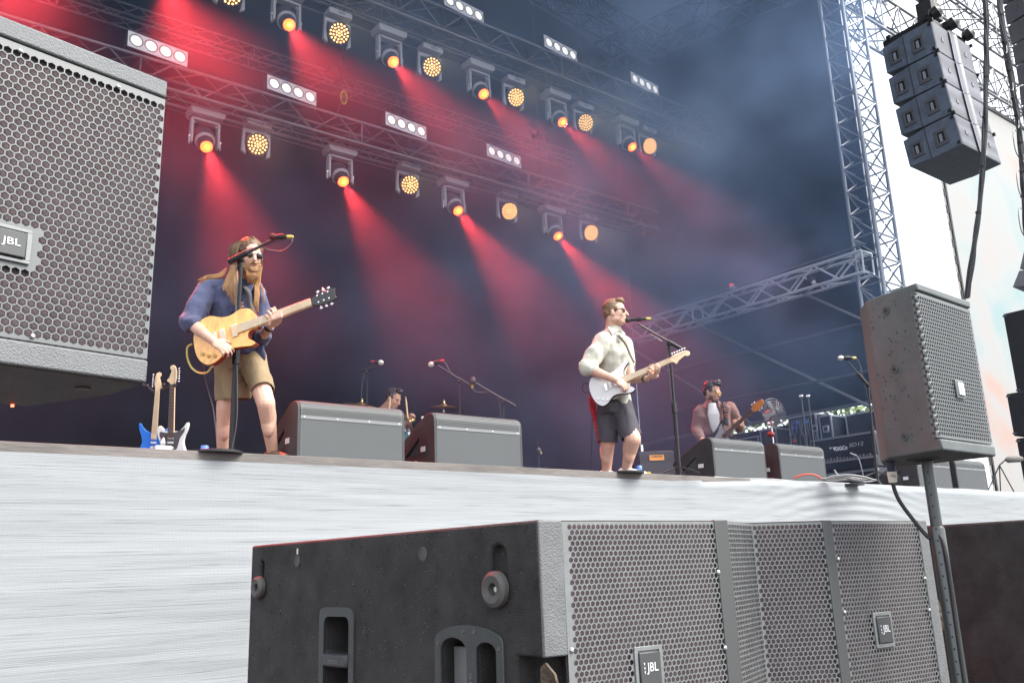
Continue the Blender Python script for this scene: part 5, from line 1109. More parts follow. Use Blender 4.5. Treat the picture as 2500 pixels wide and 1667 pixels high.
for i in range(16): b.bb((12.088, 7.12 + i * .055, 2.64), (12.1, 7.14 + i * .055, 2.655 + .02 * random.random()))
parts(b, 'rear_socket', mat('sockets', (.25, .25, .27), .4), mx_)
part(MB().tube((12.05, 7.42, 2.70), (12.0, 7.3, 2.65), .012), 'plug', mat('plug_white', (.75, .72, .7), .4), mx_)
part(MB().path(bez([(12.0, 7.28, 2.64), (11.95, 7.22, 2.5), (11.95, 7.2, 2.25), (11.9, 7.2, 2.02)], 8), .008, 6), 'rear_cable', mat('cable_pale', (.4, .4, .41), .5), mx_)
for (y, lb) in ((8.9, 'thin lamp stand behind the open rack with a small white lamp'), (8.55, 'thin lamp stand above the open rack')):
    q = thing('lamp_stand', lb, 'stand', (12.0, y, SZ)); top_ = c6(1370 if y > 8.7 else 1445, 520, 13.2); part(MB().tube(onstage(top_), top_, .012), 'pole', st_m, q); part(MB().box(top_, (.03, .06, .03)), 'lamp', mat('lamp_white', (.85, .85, .85), .4, emit=(1, 1, 1), es=.1), q, bevel=.008)
# fan
fn = thing('fan', 'round cage fan on a stand behind the third monitor', 'fan', onstage(c6(1080, 1000, 12.2))); fc = c6(1070, 705, 12.2); fa = (-VW * .9 + CR * .35).normalized()
b = MB(); u_, w_ = perp(fa); rF = .20
for r_ in (.2, .16, .12, .08, .04):
    ring = [fc + (u_ * math.cos(a) + w_ * math.sin(a)) * r_ + fa * (.05 * (1 - r_ / .2)) for a in [i * math.pi / 14 for i in range(29)]]; b.path(ring, .0035, 4, cap=False)
for k_ in range(26):
    a = k_ * 2 * math.pi / 26; e_ = u_ * math.cos(a) + w_ * math.sin(a); b.tube(fc + e_ * .04 + fa * .05, fc + e_ * .2, .002, n=4); b.tube(fc + e_ * .2, fc + e_ * .06 - fa * .09, .002, n=4)
part(b, 'cage', mat('cage_wire', (.16, .165, .18), .4, .4), fn)
b = MB()
for k_ in range(4):
    a = k_ * math.pi / 2 + .4; e_ = u_ * math.cos(a) + w_ * math.sin(a); g_ = fa.cross(e_); b.add([fc + e_ * .03 - g_ * .02, fc + e_ * .17 - g_ * .05 - fa * .02, fc + e_ * .18 + g_ * .05 + fa * .01, fc + e_ * .03 + g_ * .02 + fa * .01], [(0, 1, 2, 3)])
parts(b, 'blade', mat('blade_grey', (.07, .07, .08), .4), fn)
part(MB().lathe([(.05, -.16), (.06, -.12), (.06, -.03), (.03, 0)], fc, fa, 16), 'motor', mat('fan_motor', (.2, .2, .22), .4), fn); part(MB().tube(onstage(fc - fa * .08), fc - fa * .08 - V((0, 0, .05)), .013), 'stand', chrome, fn)
rg = thing('red_instrument', 'red lit equipment low behind the third monitor', 'equipment', onstage(c6(1030, 1000, 11.2)))
p = onstage(c6(1040, 1000, 11.2)); b = MB(); b.ball(c6(1040, 940, 11.2), (.045, .05, .04)); part(b, 'dome', mat('red_shell', (.2, .02, .02), .4), rg); part(MB().box(p + V((0, 0, .32)), (.3, .25, .3)), 'stack', mat('red_dark', (.12, .03, .03), .5), rg, bevel=.02)
# floor cables at the edge
for pts, r_, m_, lb in (([c6(1290, 1420, 9.5), c6(1350, 1395, 9.5), c6(1430, 1378, 9.5), c6(1520, 1385, 9.5), c6(1590, 1425, 9.5)], .010, mat('cable_red', (.55, .07, .05), .45), 'red cable arching over the stage edge in front of the fourth monitor'),
                       ([c6(1735, 1330, 9.7), c6(1755, 1365, 9.7), c6(1800, 1400, 9.6)], .008, mat('cable_pale', (.4, .4, .41)), 'short pale cable end sticking up at the cable pile')):
    q = thing('loose_cable', lb, 'cable', pts[0]); part(MB().path(bez(pts, 8), r_, 8), 'lead', m_, q)
cp_ = thing('cable_coil', 'pile of grey cables coiled on the stage edge near the right microphone stand', 'cable', onstage(c6(1850, 1420, 9.6)))
rnd = random.Random(5)
for k_ in range(8):
    a0_ = 1590 + rnd.uniform(-10, 60); a1_ = 2150 + rnd.uniform(-80, 60); t_ = 1385 + k_ * 9 + rnd.uniform(-6, 6); dd = 9.5 + k_ * .03
    part(MB().path(bez([c6(a0_, 1430, dd), c6(a0_ + 90, t_ + 8, dd), c6((a0_ + a1_) / 2, t_ - 6, dd), c6(a1_ - 110, t_ + 18, dd), c6(a1_, 1440, dd)], 8), .0085, 7), 'loop', mat('cable_coil_grey', (.24, .24, .25), .45), cp_)
q = thing('floor_cable', 'thin grey cable lying along the stage edge in front of the monitors', 'cable', (6, 5.76, SZ))
part(MB().path(bez([(6.9 + i * .45, 5.755 + .02 * math.sin(i * 2.1), SZ + .010 + .004 * math.sin(i * 3.7)) for i in range(14)], 5), .006, 6), 'lead', mat('cable_pale', (.4, .4, .41)), q)
q = thing('floor_cable', 'pale cable slanting down between the first two monitors', 'cable', c7(840, 1140, 7.3)); part(MB().path([c7(828, 1130, 7.4), c7(900, 1170, 7.2), c7(970, 1212, 6.98)], .006, 6), 'lead', mat('cable_pale', (.4, .4, .41)), q)
# long shotgun microphone on a small stand at the far right
q = thing('mic_stand', 'small stand with a fuzzy long microphone beside the stack at the right edge', 'microphone stand', (13, 5.9, SZ), gs)
m0 = dep(2455, 1122, 12.6); m1 = dep(2490, 1120, 12.6); bt_ = onstage(dep(2438, 1175, 12.6)); hb_ = dep(2440, 1135, 12.6)
part(MB().lathe([(.02, 0), (.045, .03), (.045, .2), (.03, .24)], m0, (m1 - m0), 14), 'wind_muff', mat('muff_grey', (.2, .19, .18), .9, bump=1, bscale=150), q); part(MB().tube(hb_, m0, .01), 'boom', st_m, q)
for dx in (-.2, 0, .2): part(MB().tube(hb_, bt_ + CR * dx, .009), 'leg', st_m, q)

# ---- trees seen through the gap under the side curtain and behind
leafm = mat('tree_leaves', (.17, .25, .04), .6, var=.6, vscale=3); bark = mat('tree_bark', (.09, .07, .05), .9, bump=.6, bscale=20)
def tree(x, y, h, r_, label, seed):
    rnd = random.Random(seed); q = thing('tree', label, 'tree', (x, y, 0), 'trees beyond the stage side')
    t = MB(); t.path([(x, y, 0), (x + .1, y, h * .3), (x, y + .1, h * .6)], [.22, .17, .08], 8)
    for k_ in range(6): a = k_ * 1.05; t.path([(x, y, h * (.25 + .05 * k_)), (x + math.cos(a) * r_ * .6, y + math.sin(a) * r_ * .6, h * (.4 + .06 * k_))], [.07, .02], 6)
    part(t, 'trunk', bark, q); L = MB()
    for c_ in range(70):
        a = rnd.uniform(0, 6.28); rr = r_ * rnd.random() ** .6; z = h * rnd.uniform(.18, 1); rr *= 1 - .5 * abs(z / h - .5) * 2; o = V((x + rr * math.cos(a), y + rr * math.sin(a), z))
        for j in range(45):
            p = o + V((rnd.gauss(0, .32), rnd.gauss(0, .32), rnd.gauss(0, .26))); s = rnd.uniform(.05, .11); u_ = V((rnd.uniform(-1, 1), rnd.uniform(-1, 1), rnd.uniform(-1, 1))).normalized(); w_ = u_.cross(V((rnd.uniform(-1, 1), rnd.uniform(-1, 1), .4))).normalized(); L.add([p - u_ * s, p - w_ * s * .5, p + u_ * s, p + w_ * s * .5], [(0, 1, 2, 3)])
    o = L.build('crown', leafm, q, smooth=0, me=None)
tree(17.5, 11.5, 5.5, 2.2, 'green leafy tree seen through the slit right above the mixing desk', 1); tree(17.0, 13.4, 6, 2.6, 'green tree beyond the stage side seen left through the slit behind the cases', 2)
# ================================================================== PEOPLE
skin = mat('skin_fair', (.64, .39, .29), .5, var=.14, vscale=12, spec=.4); skin2 = mat('skin_tan', (.45, .25, .17), .5, var=.08, vscale=12, spec=.4)
shades = mat('sunglass_lens', (.008, .008, .01), .08, spec=1)
def basis(f, up=UP):
    f = V(f).normalized(); r = f.cross(V(up)).normalized(); return r, f, r.cross(f)
def head(mb, c, f, up=UP, s=1.0):
    r, f, u = basis(f, up); M_ = Matrix((r, f, u)).transposed(); P = lambda a, b_, d_: V(c) + (r * a + f * b_ + u * d_) * s
    B = lambda p, rad: mb.ball(P(*p), tuple(q * s for q in rad), M_)
    B((0, -.012, .035), (.076, .097, .088)); B((0, .012, -.02), (.066, .080, .092)); B((0, .045, -.085), (.040, .040, .030)); B((0, .066, -.098), (.020, .020, .017))
    for sg in (-1, 1):
        B((sg * .030, .062, -.028), (.024, .022, .024)); B((sg * .050, .0, -.065), (.018, .045, .030)); B((sg * .079, -.008, -.012), (.010, .020, .032)); B((sg * .030, .082, .022), (.022, .010, .010))
    mb.limb([P(0, .086, .012), P(0, .104, -.020), P(0, .108, -.030)], [.009 * s, .011 * s, .013 * s], 8)
    B((0, .086, -.060), (.024, .012, .008)); B((0, .084, -.070), (.020, .012, .007))
    return P, M_
def HB(mb, P, M_, s, pos, rad): mb.ball(P(*pos), tuple(q * s for q in rad), M_)
def mouth(P, M_, parent, m=None):
    b = MB(); b.ball(P(0, .0965, -.0635), (.019, .004, .0035), M_, nu=10, nv=5); return part(b, 'lips', m or mat('lips', (.38, .13, .11), .5), parent)
def glasses(P, M_, parent, lens=None, round_=False):
    g = MB()
    for sg in (-1, 1):
        g.ball(P(sg * .033, .090, .004), (.030 if not round_ else .026, .006, .019 if not round_ else .024), M_, nu=14, nv=7)
    o = part(g, 'lenses', lens or shades, parent); t = MB()
    t.tube(P(-.01, .1, .012), P(.01, .1, .012), .0025)
    for sg in (-1, 1): t.path([P(sg * .06, .09, .010), P(sg * .076, .05, .008), P(sg * .082, -.01, .004)], .0032, 6)
    part(t, 'frame', blk, o)
def hand(mb, wr, d_, n, spread=1, curl=(35, 45, 30), thumb=1, tdir=None, s=1.0):
    """wr wrist, d_ towards knuckles, n palm side; thumb sits at +side*thumb"""
    wr = V(wr); d_ = V(d_).normalized(); n = V(n); n = (n - d_ * n.dot(d_)).normalized(); sd_ = d_.cross(n) * thumb
    M_ = Matrix((sd_, d_, n)).transposed()
    mb.ball(wr + d_ * .045 * s, (.040 * s, .050 * s, .016 * s), M_); mb.ball(wr + d_ * .075 * s, (.038 * s, .022 * s, .014 * s), M_); mb.ball(wr + d_ * .01 * s, (.026 * s, .03 * s, .018 * s), M_)
    for i, (L, off) in enumerate(((.068, .030), (.076, .010), (.072, -.010), (.056, -.029))):
        p = wr + (d_ * (.086 - (.006 if i in (0, 3) else 0)) + sd_ * off * spread) * s; ang = 0; pts = [p]; rs = [.0095 * s]
        for k_, fr in enumerate((.45, .32, .23)):
            ang += R_(curl[k_] + (i - 1.5) * 4); v_ = d_ * math.cos(ang) + n * math.sin(ang) + sd_ * (.06 * (1.5 - i)); p = p + v_.normalized() * L * fr * 1.25 * s; pts.append(p); rs.append((.0088 - .0009 * k_) * s)
        mb.limb(pts, rs, 7)
    td = V(tdir).normalized() if tdir is not None else (d_ * .65 + sd_ * .6 + n * .35).normalized()
    p0 = wr + (d_ * .025 + sd_ * .028) * s; p1 = p0 + td * .035 * s; p2 = p1 + (td + n * .3).normalized() * .032 * s; mb.limb([p0, p1, p2], [.014 * s, .011 * s, .009 * s], 8)
def rings(lst, yaw=0, n=20):
    a_ = CR * math.cos(yaw) + VW * math.sin(yaw); b_ = -CR * math.sin(yaw) + VW * math.cos(yaw)
    return [(c, a_ * w_, b_ * dd) for c, w_, dd in lst]
def opened(zlim, pts):      # opens the underside of a garment near given hem points
    def f(c, n): return n.z < -.6 and any((c - V(p)).length < r_ for p, r_ in pts)
    return f
def shoe(parent, ankle, dirn, m, nm='shoe'):
    a = V((ankle.x, ankle.y, SZ)); f = V(dirn); f.z = 0; f.normalize(); r = V((f.y, -f.x, 0)); b = MB()
    b.loft([(a - f * .07 + UP * .05, r * .035, UP * .045), (a - f * .02 + UP * .055, r * .042, UP * .055), (a + f * .08 + UP * .04, r * .045, UP * .04), (a + f * .15 + UP * .03, r * .045, UP * .03), (a + f * .20 + UP * .025, r * .03, UP * .02)], 14)
    part(b, nm, m, parent)

# ------------------------------------------------------------------ bearded guitarist
d = 6.5; P1_ = thing('person', 'bearded person with long hair, sunglasses, navy shirt and olive shorts playing an amber guitar', 'person', onstage(c4(760, 1500, d)))
B = MB(); fdir = (-VW * .80 + CR * .58 - UP * .22); hc = c4(812, 228, d - .02)
HP, HM = head(B, hc, fdir, s=1.08)
nb = c4(770, 420, d + .03); B.limb([hc - UP * .06 + VW * .01, nb], [.06, .062])
B.loft(rings([(c4(740, 430, d + .03), .10, .07), (c4(700, 470, d + .03), .17, .10), (c4(720, 600, d + .03), .175, .11), (c4(735, 760, d + .03), .16, .105), (c4(745, 860, d + .03), .165, .11)], -.35))
Rs, Re, Rw = c4(530, 430, d + .02), c4(440, 652, d - .20), c4(578, 765, d - .40)
Ls, Le, Lw = c4(865, 455, d - .02), c4(880, 752, d - .05), c4(938, 672, d - .27)
B.limb([Rs, Re, Rw], [.055, .047, .031]); B.limb([Ls, Le, Lw], [.052, .043, .029])
B.cap(Re, Re.lerp(Rw, .4), .046, .046); B.cap(Le, Le.lerp(Lw, .4), .042, .04)
hd_ = (c4(650, 805, d - .43) - Rw); hand(B, Rw, hd_, VW * .8 - UP * .5, curl=(30, 50, 40), thumb=1, s=1.1)
hand(B, Lw, (c4(965, 628, d - .33) - Lw) * 1 - VW * .02, (-CR * .25 + UP * .85 - VW * .5), curl=(28, 60, 45), thumb=-1, tdir=UP * .9 - CR * .05, s=1.12)
# fingers over the fretboard
for i in range(4):
    a = c4(945 + i * 19, 668 - i * 8, d - .38); b_ = c4(955 + i * 19, 630 - i * 7, d - .46); c_ = c4(948 + i * 20, 606 - i * 8, d - .45); B.limb([a, b_, c_], [.0115, .0105, .009], 8)
B.ball(c4(955, 650, d - .34), (.05, .03, .04), RM); B.limb([c4(960, 610, d - .30), c4(966, 568, d - .34), c4(968, 552, d - .35)], [.014, .013, .011], 8)
hipL, hipR = c4(690, 890, d + .05), c4(825, 890, d)
kL, kR = c4(648, 1190, d + .0), c4(912, 1160, d - .22); aL = onstage(c4(632, 1530, d + .05), SZ + .09); aR = onstage(c4(952, 1540, d - .12), SZ + .09)
B.limb([hipL, kL, aL], [.085, .060, .040]); B.limb([hipR, kR, aR], [.085, .066, .040]); 
for k_, a_ in ((kL, aL), (kR, aR)): m_ = k_.lerp(a_, .32) + VW * .015; B.ball(m_, (.056, .060, .13))
p1b = part(B, 'body', skin, P1_, me=fuse(B, .0065, 4)); mouth(HP, HM, P1_); glasses(HP, HM, P1_, round_=True)
for a_ in (aL, aR): shoe(P1_, a_, -VW * .6 + CR * .6, mat('shoe_brown', (.12, .07, .04), .6))
C = MB(); C.loft(rings([(c4(765, 392, d + .03), .085, .075), (c4(745, 410, d + .03), .13, .09), (c4(712, 450, d + .03), .205, .122), (c4(722, 540, d + .02), .210, .135), (c4(722, 660, d + .02), .198, .135), (c4(735, 780, d + .02), .190, .130), (c4(760, 880, d + .02), .185, .13)], -.35), 24)
C.limb([Rs + CR * .03, Rs.lerp(Re, .5), Re + UP * .01 - CR * .012], [.082, .080, .072]); C.limb([Ls - CR * .02, Ls.lerp(Le, .5), Le], [.078, .074, .062])
C.limb([Le, Le.lerp(Lw, .25)], [.060, .058]); C.limb([Rs + CR * .03, c4(760, 440, d + .03)], [.08, .07])
C.cap(Re + UP * .025 - CR * .02, Re + UP * .0 + CR * .02 - VW * .02, .068, .062)
shirt1 = mat('navy_shirt', (.062, .072, .145), .85, bump=.5, bscale=16, var=.1, sheen=.2)
hem = c4(760, 880, d); 
sh = part(C, 'shirt', shirt1, P1_, me=fuse(C, .008, 3, wr=.024, wf=6, stretch=(1, 1, .9), cut=lambda c, n: n.z < -.6 and abs(c.z - hem.z) < .05))
t_ = MB(); t_.loft(rings([(c4(860, 800, d - .06), .055, .03), (c4(875, 850, d - .07), .06, .028), (c4(882, 888, d - .07), .045, .02)], -.5)); part(t_, 'shirt_tail', shirt1, sh, me=fuse(t_, .008, 2, wr=.006, wf=12))
col = MB(); 
for a, b_, c_ in ((c4(715, 395, d - .11), c4(745, 480, d - .16), c4(770, 415, d - .12)), (c4(835, 400, d - .12), c4(800, 480, d - .16), c4(785, 415, d - .12))): col.prism([(0, 0)], a, CR, UP, VW, 0, 0) if False else col.add([a, b_, c_, a + VW * .012, b_ + VW * .012, c_ + VW * .012], [(0, 1, 2), (3, 5, 4), (0, 3, 4, 1), (1, 4, 5, 2), (2, 5, 3, 0)])
part(col, 'collar', shirt1, sh)
bt_ = MB()
for y in (520, 545, 575, 610): bt_.ball(c4(765 + (y - 520) * .1, y, d - .148), .006, nu=8, nv=5)
parts(bt_, 'button', mat('button_pale', (.5, .5, .55), .3), sh)
T = MB(); T.loft(rings([(c4(745, 830, d + .03), .168, .115), (c4(750, 900, d + .03), .180, .125), (c4(760, 960, d + .02), .185, .125)], -.2))
hL, hR = c4(705, 1140, d + .01), c4(893, 1082, d - .16)
for hp_, h_, w0, w1 in ((hipL, hL, .115, .130), (hipR, hR, .105, .082)):
    dd = (h_ - hp_).normalized(); x_ = CR - dd * CR.dot(dd); x_.normalize(); y_ = dd.cross(x_)
    T.loft([(hp_ + UP * .02, x_ * w0, y_ * .12), (hp_.lerp(h_, .5), x_ * (w0 + w1) / 2, y_ * .12), (h_, x_ * w1, y_ * .105)], 20)
olive = mat('olive_shorts', (.27, .20, .115), .9, bump=.5, bscale=14, var=.12)
part(T, 'shorts', olive, P1_, me=fuse(T, .008, 2, wr=.012, wf=8, stretch=(1, 1, .5), cut=lambda c, n: n.z < -.55 and min(abs(c.z - hL.z), abs(c.z - hR.z)) < .05))
hr_m = mat('long_brown_hair', (.13, .068, .032), .5, var=.45, vscale=30, stretch=(1, 1, .15), spec=.5); tip_m = mat('blond_hair_ends', (.36, .19, .075), .5, var=.3, vscale=30, stretch=(1, 1, .15))
H = MB(); HB(H, HP, HM, 1.08, (0, -.022, .052), (.088, .098, .088)); HB(H, HP, HM, 1.08, (0, -.05, -.02), (.086, .075, .10)); part(H, 'hair', hr_m, P1_, me=fuse(H, .008, 2, wr=.006, wf=30))
ho_ = P1_.children[-1]; rnd = random.Random(11); HS = MB(); HT = MB()
def lock(pts, r0, HSx):
    c_ = bez(pts, 5); n_ = len(c_); HSx.path(c_, [r0 * (1 - .75 * (i / (n_ - 1)) ** 2) for i in range(n_)], 5)
for i in range(150):        # viewer-left side
    j = rnd.random(); k_ = rnd.random()
    x3 = 655 + 70 * j + rnd.uniform(-12, 12); yend = 420 + 100 * j * rnd.uniform(.5, 1)
    dd = d - .06 - .10 * j
    p_ = [HP(rnd.uniform(-.01, .02), .02 - .05 * k_, .135), c4(735 - 45 * (1 - j) + rnd.uniform(-8, 8), 165 + 15 * k_, d - .02 - .06 * j), c4(690 + 35 * j, 290 + rnd.uniform(-10, 10), d - .03 - .08 * j), c4(x3, 400, dd - .05)]
    lock(p_ , .0062, HS); lock([p_[-2], p_[-1], c4(x3 + 10 * j + rnd.uniform(-8, 16), yend, dd - .07), c4(x3 + 25 * j + rnd.uniform(-10, 22), yend + 20 + 60 * j, dd - .08)], .0055, HT)
for i in range(90):        # viewer-right side
    j = rnd.random(); p_ = [HP(.01, .03, .135), c4(868 + 12 * j, 170 + 10 * j, d - .04), c4(882 - 12 * j + rnd.uniform(-6, 6), 290, d - .02), c4(862 - 8 * j + rnd.uniform(-10, 10), 400, d - .08)]
    lock(p_, .007, HS); lock([p_[-2], p_[-1], c4(858 - 10 * j + rnd.uniform(-10, 12), 480, d - .14), c4(852 + rnd.uniform(-22, 14), 520 + 65 * rnd.random(), d - .16)], .0065, HT)
for i in range(26):        # wisps over the far shoulder
    j = rnd.random(); lock([c4(660, 300, d + .05), c4(610 + 20 * j, 335 + 20 * j, d + .02), c4(540 - 20 * j, 345 + 30 * j, d - .02), c4(470 + rnd.uniform(0, 60), 380 + rnd.uniform(-15, 25), d - .04)], .006, HT)
for i in range(14): j = rnd.random(); lock([c4(870, 400, d - .05), c4(890 + 8 * j, 440, d - .10), c4(908 - 12 * j, 510 + 20 * j, d - .12)], .004, HT)
part(HS, 'hair_locks', hr_m, ho_); part(HT, 'hair_ends', tip_m, ho_)
BD = MB(); HB(BD, HP, HM, 1.08, (0, .062, -.095), (.050, .042, .048)); HB(BD, HP, HM, 1.08, (0, .072, -.135), (.036, .030, .052)); HB(BD, HP, HM, 1.08, (0, .095, -.050), (.032, .010, .008))
for sg in (-1, 1): HB(BD, HP, HM, 1.08, (sg * .055, .03, -.065), (.016, .034, .045))
bd_ = part(BD, 'beard', mat('beard_ginger', (.24, .12, .05), .6, var=.35, vscale=60, stretch=(1, 1, .3)), P1_, me=fuse(BD, .006, 2, wr=.006, wf=45)); BS = MB()
for i in range(60): a = rnd.uniform(-.04, .04); lock([HP(a, .08, -.10), HP(a * 1.05, .098, -.14), HP(a * .7, .085, -.175 - .02 * rnd.random())], .005, BS)
part(BS, 'beard_hairs', MATS['beard_ginger'], bd_)
wb_ = MB(); wd_ = (c4(965, 628, d - .33) - Lw).normalized(); wb_.lathe([(.034, -.012), (.036, 0), (.034, .012)], Lw - wd_ * .012, wd_, 14); part(wb_, 'wristband', blk, P1_)
q = thing('guitar_strap', 'dark strap over the bearded guitarist chest', 'strap', c4(820, 480, d)); b = MB(); pth = bez([c4(745, 400, d - .08), c4(800, 450, d - .17), c4(812, 530, d - .19), c4(838, 595, d - .22)], 6)
b.add(sum([[p - CR * .018, p + CR * .018] for p in pth], []), [(2 * i, 2 * i + 1, 2 * i + 3, 2 * i + 2) for i in range(len(pth) - 1)]); sp_ = part(b, 'webbing', mat('strap_dark', (.08, .08, .085), .8), q); mo = sp_.modifiers.new('s', 'SOLIDIFY'); mo.thickness = .004
q = thing('guitar_lead', 'yellow guitar cable looping under the amber guitar', 'cable', c4(580, 890, 6.2))
part(MB().path(bez([c4(442, 783, 6.24), c4(412, 805, 6.24), c4(412, 870, 6.24), c4(440, 935, 6.23), c4(490, 968, 6.22), c4(540, 962, 6.2), c4(572, 915, 6.18), c4(580, 888, 6.17)], 8), .007, 8), 'lead', mat('lead_yellow', (.55, .45, .12), .4), q)
part(MB().tube(c4(584, 880, 6.17), c4(568, 930, 6.175), .012, .009, 10), 'plug', mat('plug_cream', (.7, .62, .4), .4), q)
q = thing('guitar_lead', 'thin cable hanging behind the bearded guitarist leg to the floor', 'cable', onstage(c4(585, 1250, 6.6)))
part(MB().path(bez([c4(515, 880, 6.5), c4(525, 1000, 6.6), c4(550, 1100, 6.7), c4(580, 1225, 6.75), c4(610, 1500, 6.75)], 8), .005, 6), 'lead', mat('cable_grey', (.12, .12, .13)), q)

# ------------------------------------------------------------------ singer
d = 8.5; P2_ = thing('person', 'short haired person in sunglasses, pale shirt and dark shorts singing and playing a white guitar', 'person', onstage(c5(480, 1450, d)))
B = MB(); hc = c5(478, 232, d); fdir = CR * .93 - VW * .36; HP, HM = head(B, hc, fdir, s=1.10)
B.limb([hc - UP * .05 - CR * .03, c5(450, 385, d + .02)], [.062, .068])
B.loft(rings([(c5(450, 400, d + .02), .10, .08), (c5(440, 460, d + .02), .14, .15), (c5(445, 600, d + .02), .135, .14), (c5(450, 800, d + .02), .125, .13), (c5(455, 930, d + .02), .135, .14)], 0))
Rs, Re, Rw = c5(372, 450, d - .10), c5(262, 655, d - .24), c5(478, 742, d - .42); Ls, Le, Lw = c5(545, 470, d + .06), c5(600, 735, d - .12), c5(715, 735, d - .33)
B.limb([Rs, Re, Rw], [.06, .050, .034]); B.cap(Re, Re.lerp(Rw, .45), .052, .046); B.limb([Ls, Le, Lw], [.055, .046, .032]); B.cap(Le, Le.lerp(Lw, .4), .046, .042)
hand(B, Rw, c5(550, 785, d - .43) - Rw, VW * .8 - UP * .5, curl=(35, 55, 45), thumb=1, s=1.12)
hand(B, Lw, c5(765, 690, d - .40) - Lw, (-CR * .2 + UP * .8 - VW * .5), curl=(30, 55, 45), thumb=-1, tdir=UP - CR * .2, s=1.12)
for i in range(4): B.limb([c5(772 + i * 13, 712 - i * 10, d - .42), c5(790 + i * 9, 672 - i * 9, d - .50), c5(778 + i * 5, 640 - i * 6, d - .49)], [.012, .011, .0095], 8)
B.ball(c5(770, 710, d - .38), (.05, .035, .05), RM)
hipL, hipR = c5(425, 950, d + .04), c5(520, 950, d - .03); kL, kR = c5(420, 1215, d), c5(612, 1195, d - .20); aL = onstage(c5(412, 1470, d + .05), SZ + .09); aR = onstage(c5(565, 1480, d - .1), SZ + .09)
B.limb([hipL, kL, aL], [.09, .072, .045]); B.limb([hipR, kR, aR], [.09, .078, .045])
for k_, a_ in ((kL, aL), (kR, aR)): m_ = k_.lerp(a_, .35) + VW * .02 - CR * .01; B.ball(m_, (.062, .066, .13))
part(B, 'body', skin, P2_, me=fuse(B, .0075, 4)); mouth(HP, HM, P2_); glasses(HP, HM, P2_)
for a_ in (aL, aR): shoe(P2_, a_, CR * .7 - VW * .5, white)
C = MB(); C.loft(rings([(c5(448, 372, d + .02), .085, .085), (c5(440, 400, d + .02), .115, .12), (c5(440, 450, d + .01), .165, .175), (c5(450, 560, d), .165, .180), (c5(458, 700, d), .155, .170), (c5(465, 830, d), .150, .165), (c5(475, 925, d), .155, .16)], 0), 24)
C.limb([Rs + CR * .02, Rs.lerp(Re, .5), Re + UP * .01], [.092, .088, .080]); C.limb([Ls - CR * .01, Ls.lerp(Le, .55)], [.085, .075]); C.cap(Re + UP * .02 - CR * .01, Re + CR * .035 - VW * .03, .078, .068)
hem2 = c5(475, 925, d); cream = mat('pale_linen_shirt', (.52, .52, .44), .85, bump=.45, bscale=15, var=.05, sheen=.2)
sh = part(C, 'shirt', cream, P2_, me=fuse(C, .009, 3, wr=.022, wf=6, stretch=(1, 1, .9), cut=lambda c, n: n.z < -.6 and abs(c.z - hem2.z) < .05))
col = MB()
for a, b_, c_ in ((c5(420, 335, d - .10), c5(455, 395, d - .16), c5(500, 365, d - .10)), (c5(510, 345, d - .05), c5(545, 425, d - .08), c5(555, 390, d + .02))): col.add([a, b_, c_, a + VW * .014, b_ + VW * .014, c_ + VW * .014], [(0, 1, 2), (3, 5, 4), (0, 3, 4, 1), (1, 4, 5, 2), (2, 5, 3, 0)])
C2 = MB(); C2.loft(rings([(c5(462, 345, d), .075, .075), (c5(458, 385, d), .09, .085)], 0)); part(C2, 'collar_band', cream, sh); part(col, 'collar', cream, sh)
t_ = MB(); t_.loft(rings([(c5(535, 850, d - .12), .06, .05), (c5(540, 935, d - .12), .045, .035)], 0)); part(t_, 'shirt_tail', cream, sh, me=fuse(t_, .009, 2, wr=.006, wf=12))
T = MB(); T.loft(rings([(c5(465, 895, d + .01), .138, .145), (c5(470, 960, d), .155, .16), (c5(475, 1010, d), .16, .16)], 0)); hL, hR = c5(415, 1222, d), c5(602, 1185, d - .16)
for hp_, h_, w0, w1 in ((hipL, hL, .115, .100), (hipR, hR, .115, .098)):
    dd = (h_ - hp_).normalized(); x_ = CR - dd * CR.dot(dd); x_.normalize(); y_ = dd.cross(x_); T.loft([(hp_ + UP * .02, x_ * w0, y_ * .13), (hp_.lerp(h_, .5), x_ * (w0 + w1) / 2, y_ * .12), (h_, x_ * w1, y_ * .105)], 20)
part(T, 'shorts', mat('charcoal_shorts', (.075, .07, .085), .9, bump=.5, bscale=14, var=.12), P2_, me=fuse(T, .009, 2, wr=.012, wf=7, stretch=(1, 1, .6), cut=lambda c, n: n.z < -.55 and min(abs(c.z - hL.z), abs(c.z - hR.z)) < .05))
H = MB(); HB(H, HP, HM, 1.10, (0, -.024, .055), (.080, .092, .078)); HB(H, HP, HM, 1.10, (0, -.055, .0), (.076, .055, .06)); HB(H, HP, HM, 1.10, (0, .045, .105), (.058, .042, .028))
for sg in (-1, 1): HB(H, HP, HM, 1.10, (sg * .060, -.012, .028), (.022, .050, .045))
part(H, 'hair', mat('short_brown_hair', (.20, .12, .07), .6, var=.35, vscale=80), P2_, me=fuse(H, .006, 1, wr=.007, wf=45))
wt = MB(); wd_ = (Lw - Le).normalized(); wt.lathe([(.036, -.015), (.039, 0), (.036, .015)], Lw - wd_ * .02, wd_, 16); part(wt, 'watch', mat('watch_dark', (.1, .1, .1), .3, .5), P2_)
q = thing('guitar_strap', 'brown strap crossing the singer chest', 'strap', c5(580, 520, d)); b = MB(); pth = bez([c5(500, 400, d - .14), c5(555, 470, d - .15), c5(590, 550, d - .17), c5(622, 612, d - .24)], 6)
b.add(sum([[p - CR * .009 - UP * .005, p + CR * .009 + UP * .005] for p in pth], []), [(2 * i, 2 * i + 1, 2 * i + 3, 2 * i + 2) for i in range(len(pth) - 1)]); sp_ = part(b, 'webbing', mat('strap_brown', (.14, .10, .07), .8), q); mo = sp_.modifiers.new('s', 'SOLIDIFY'); mo.thickness = .004
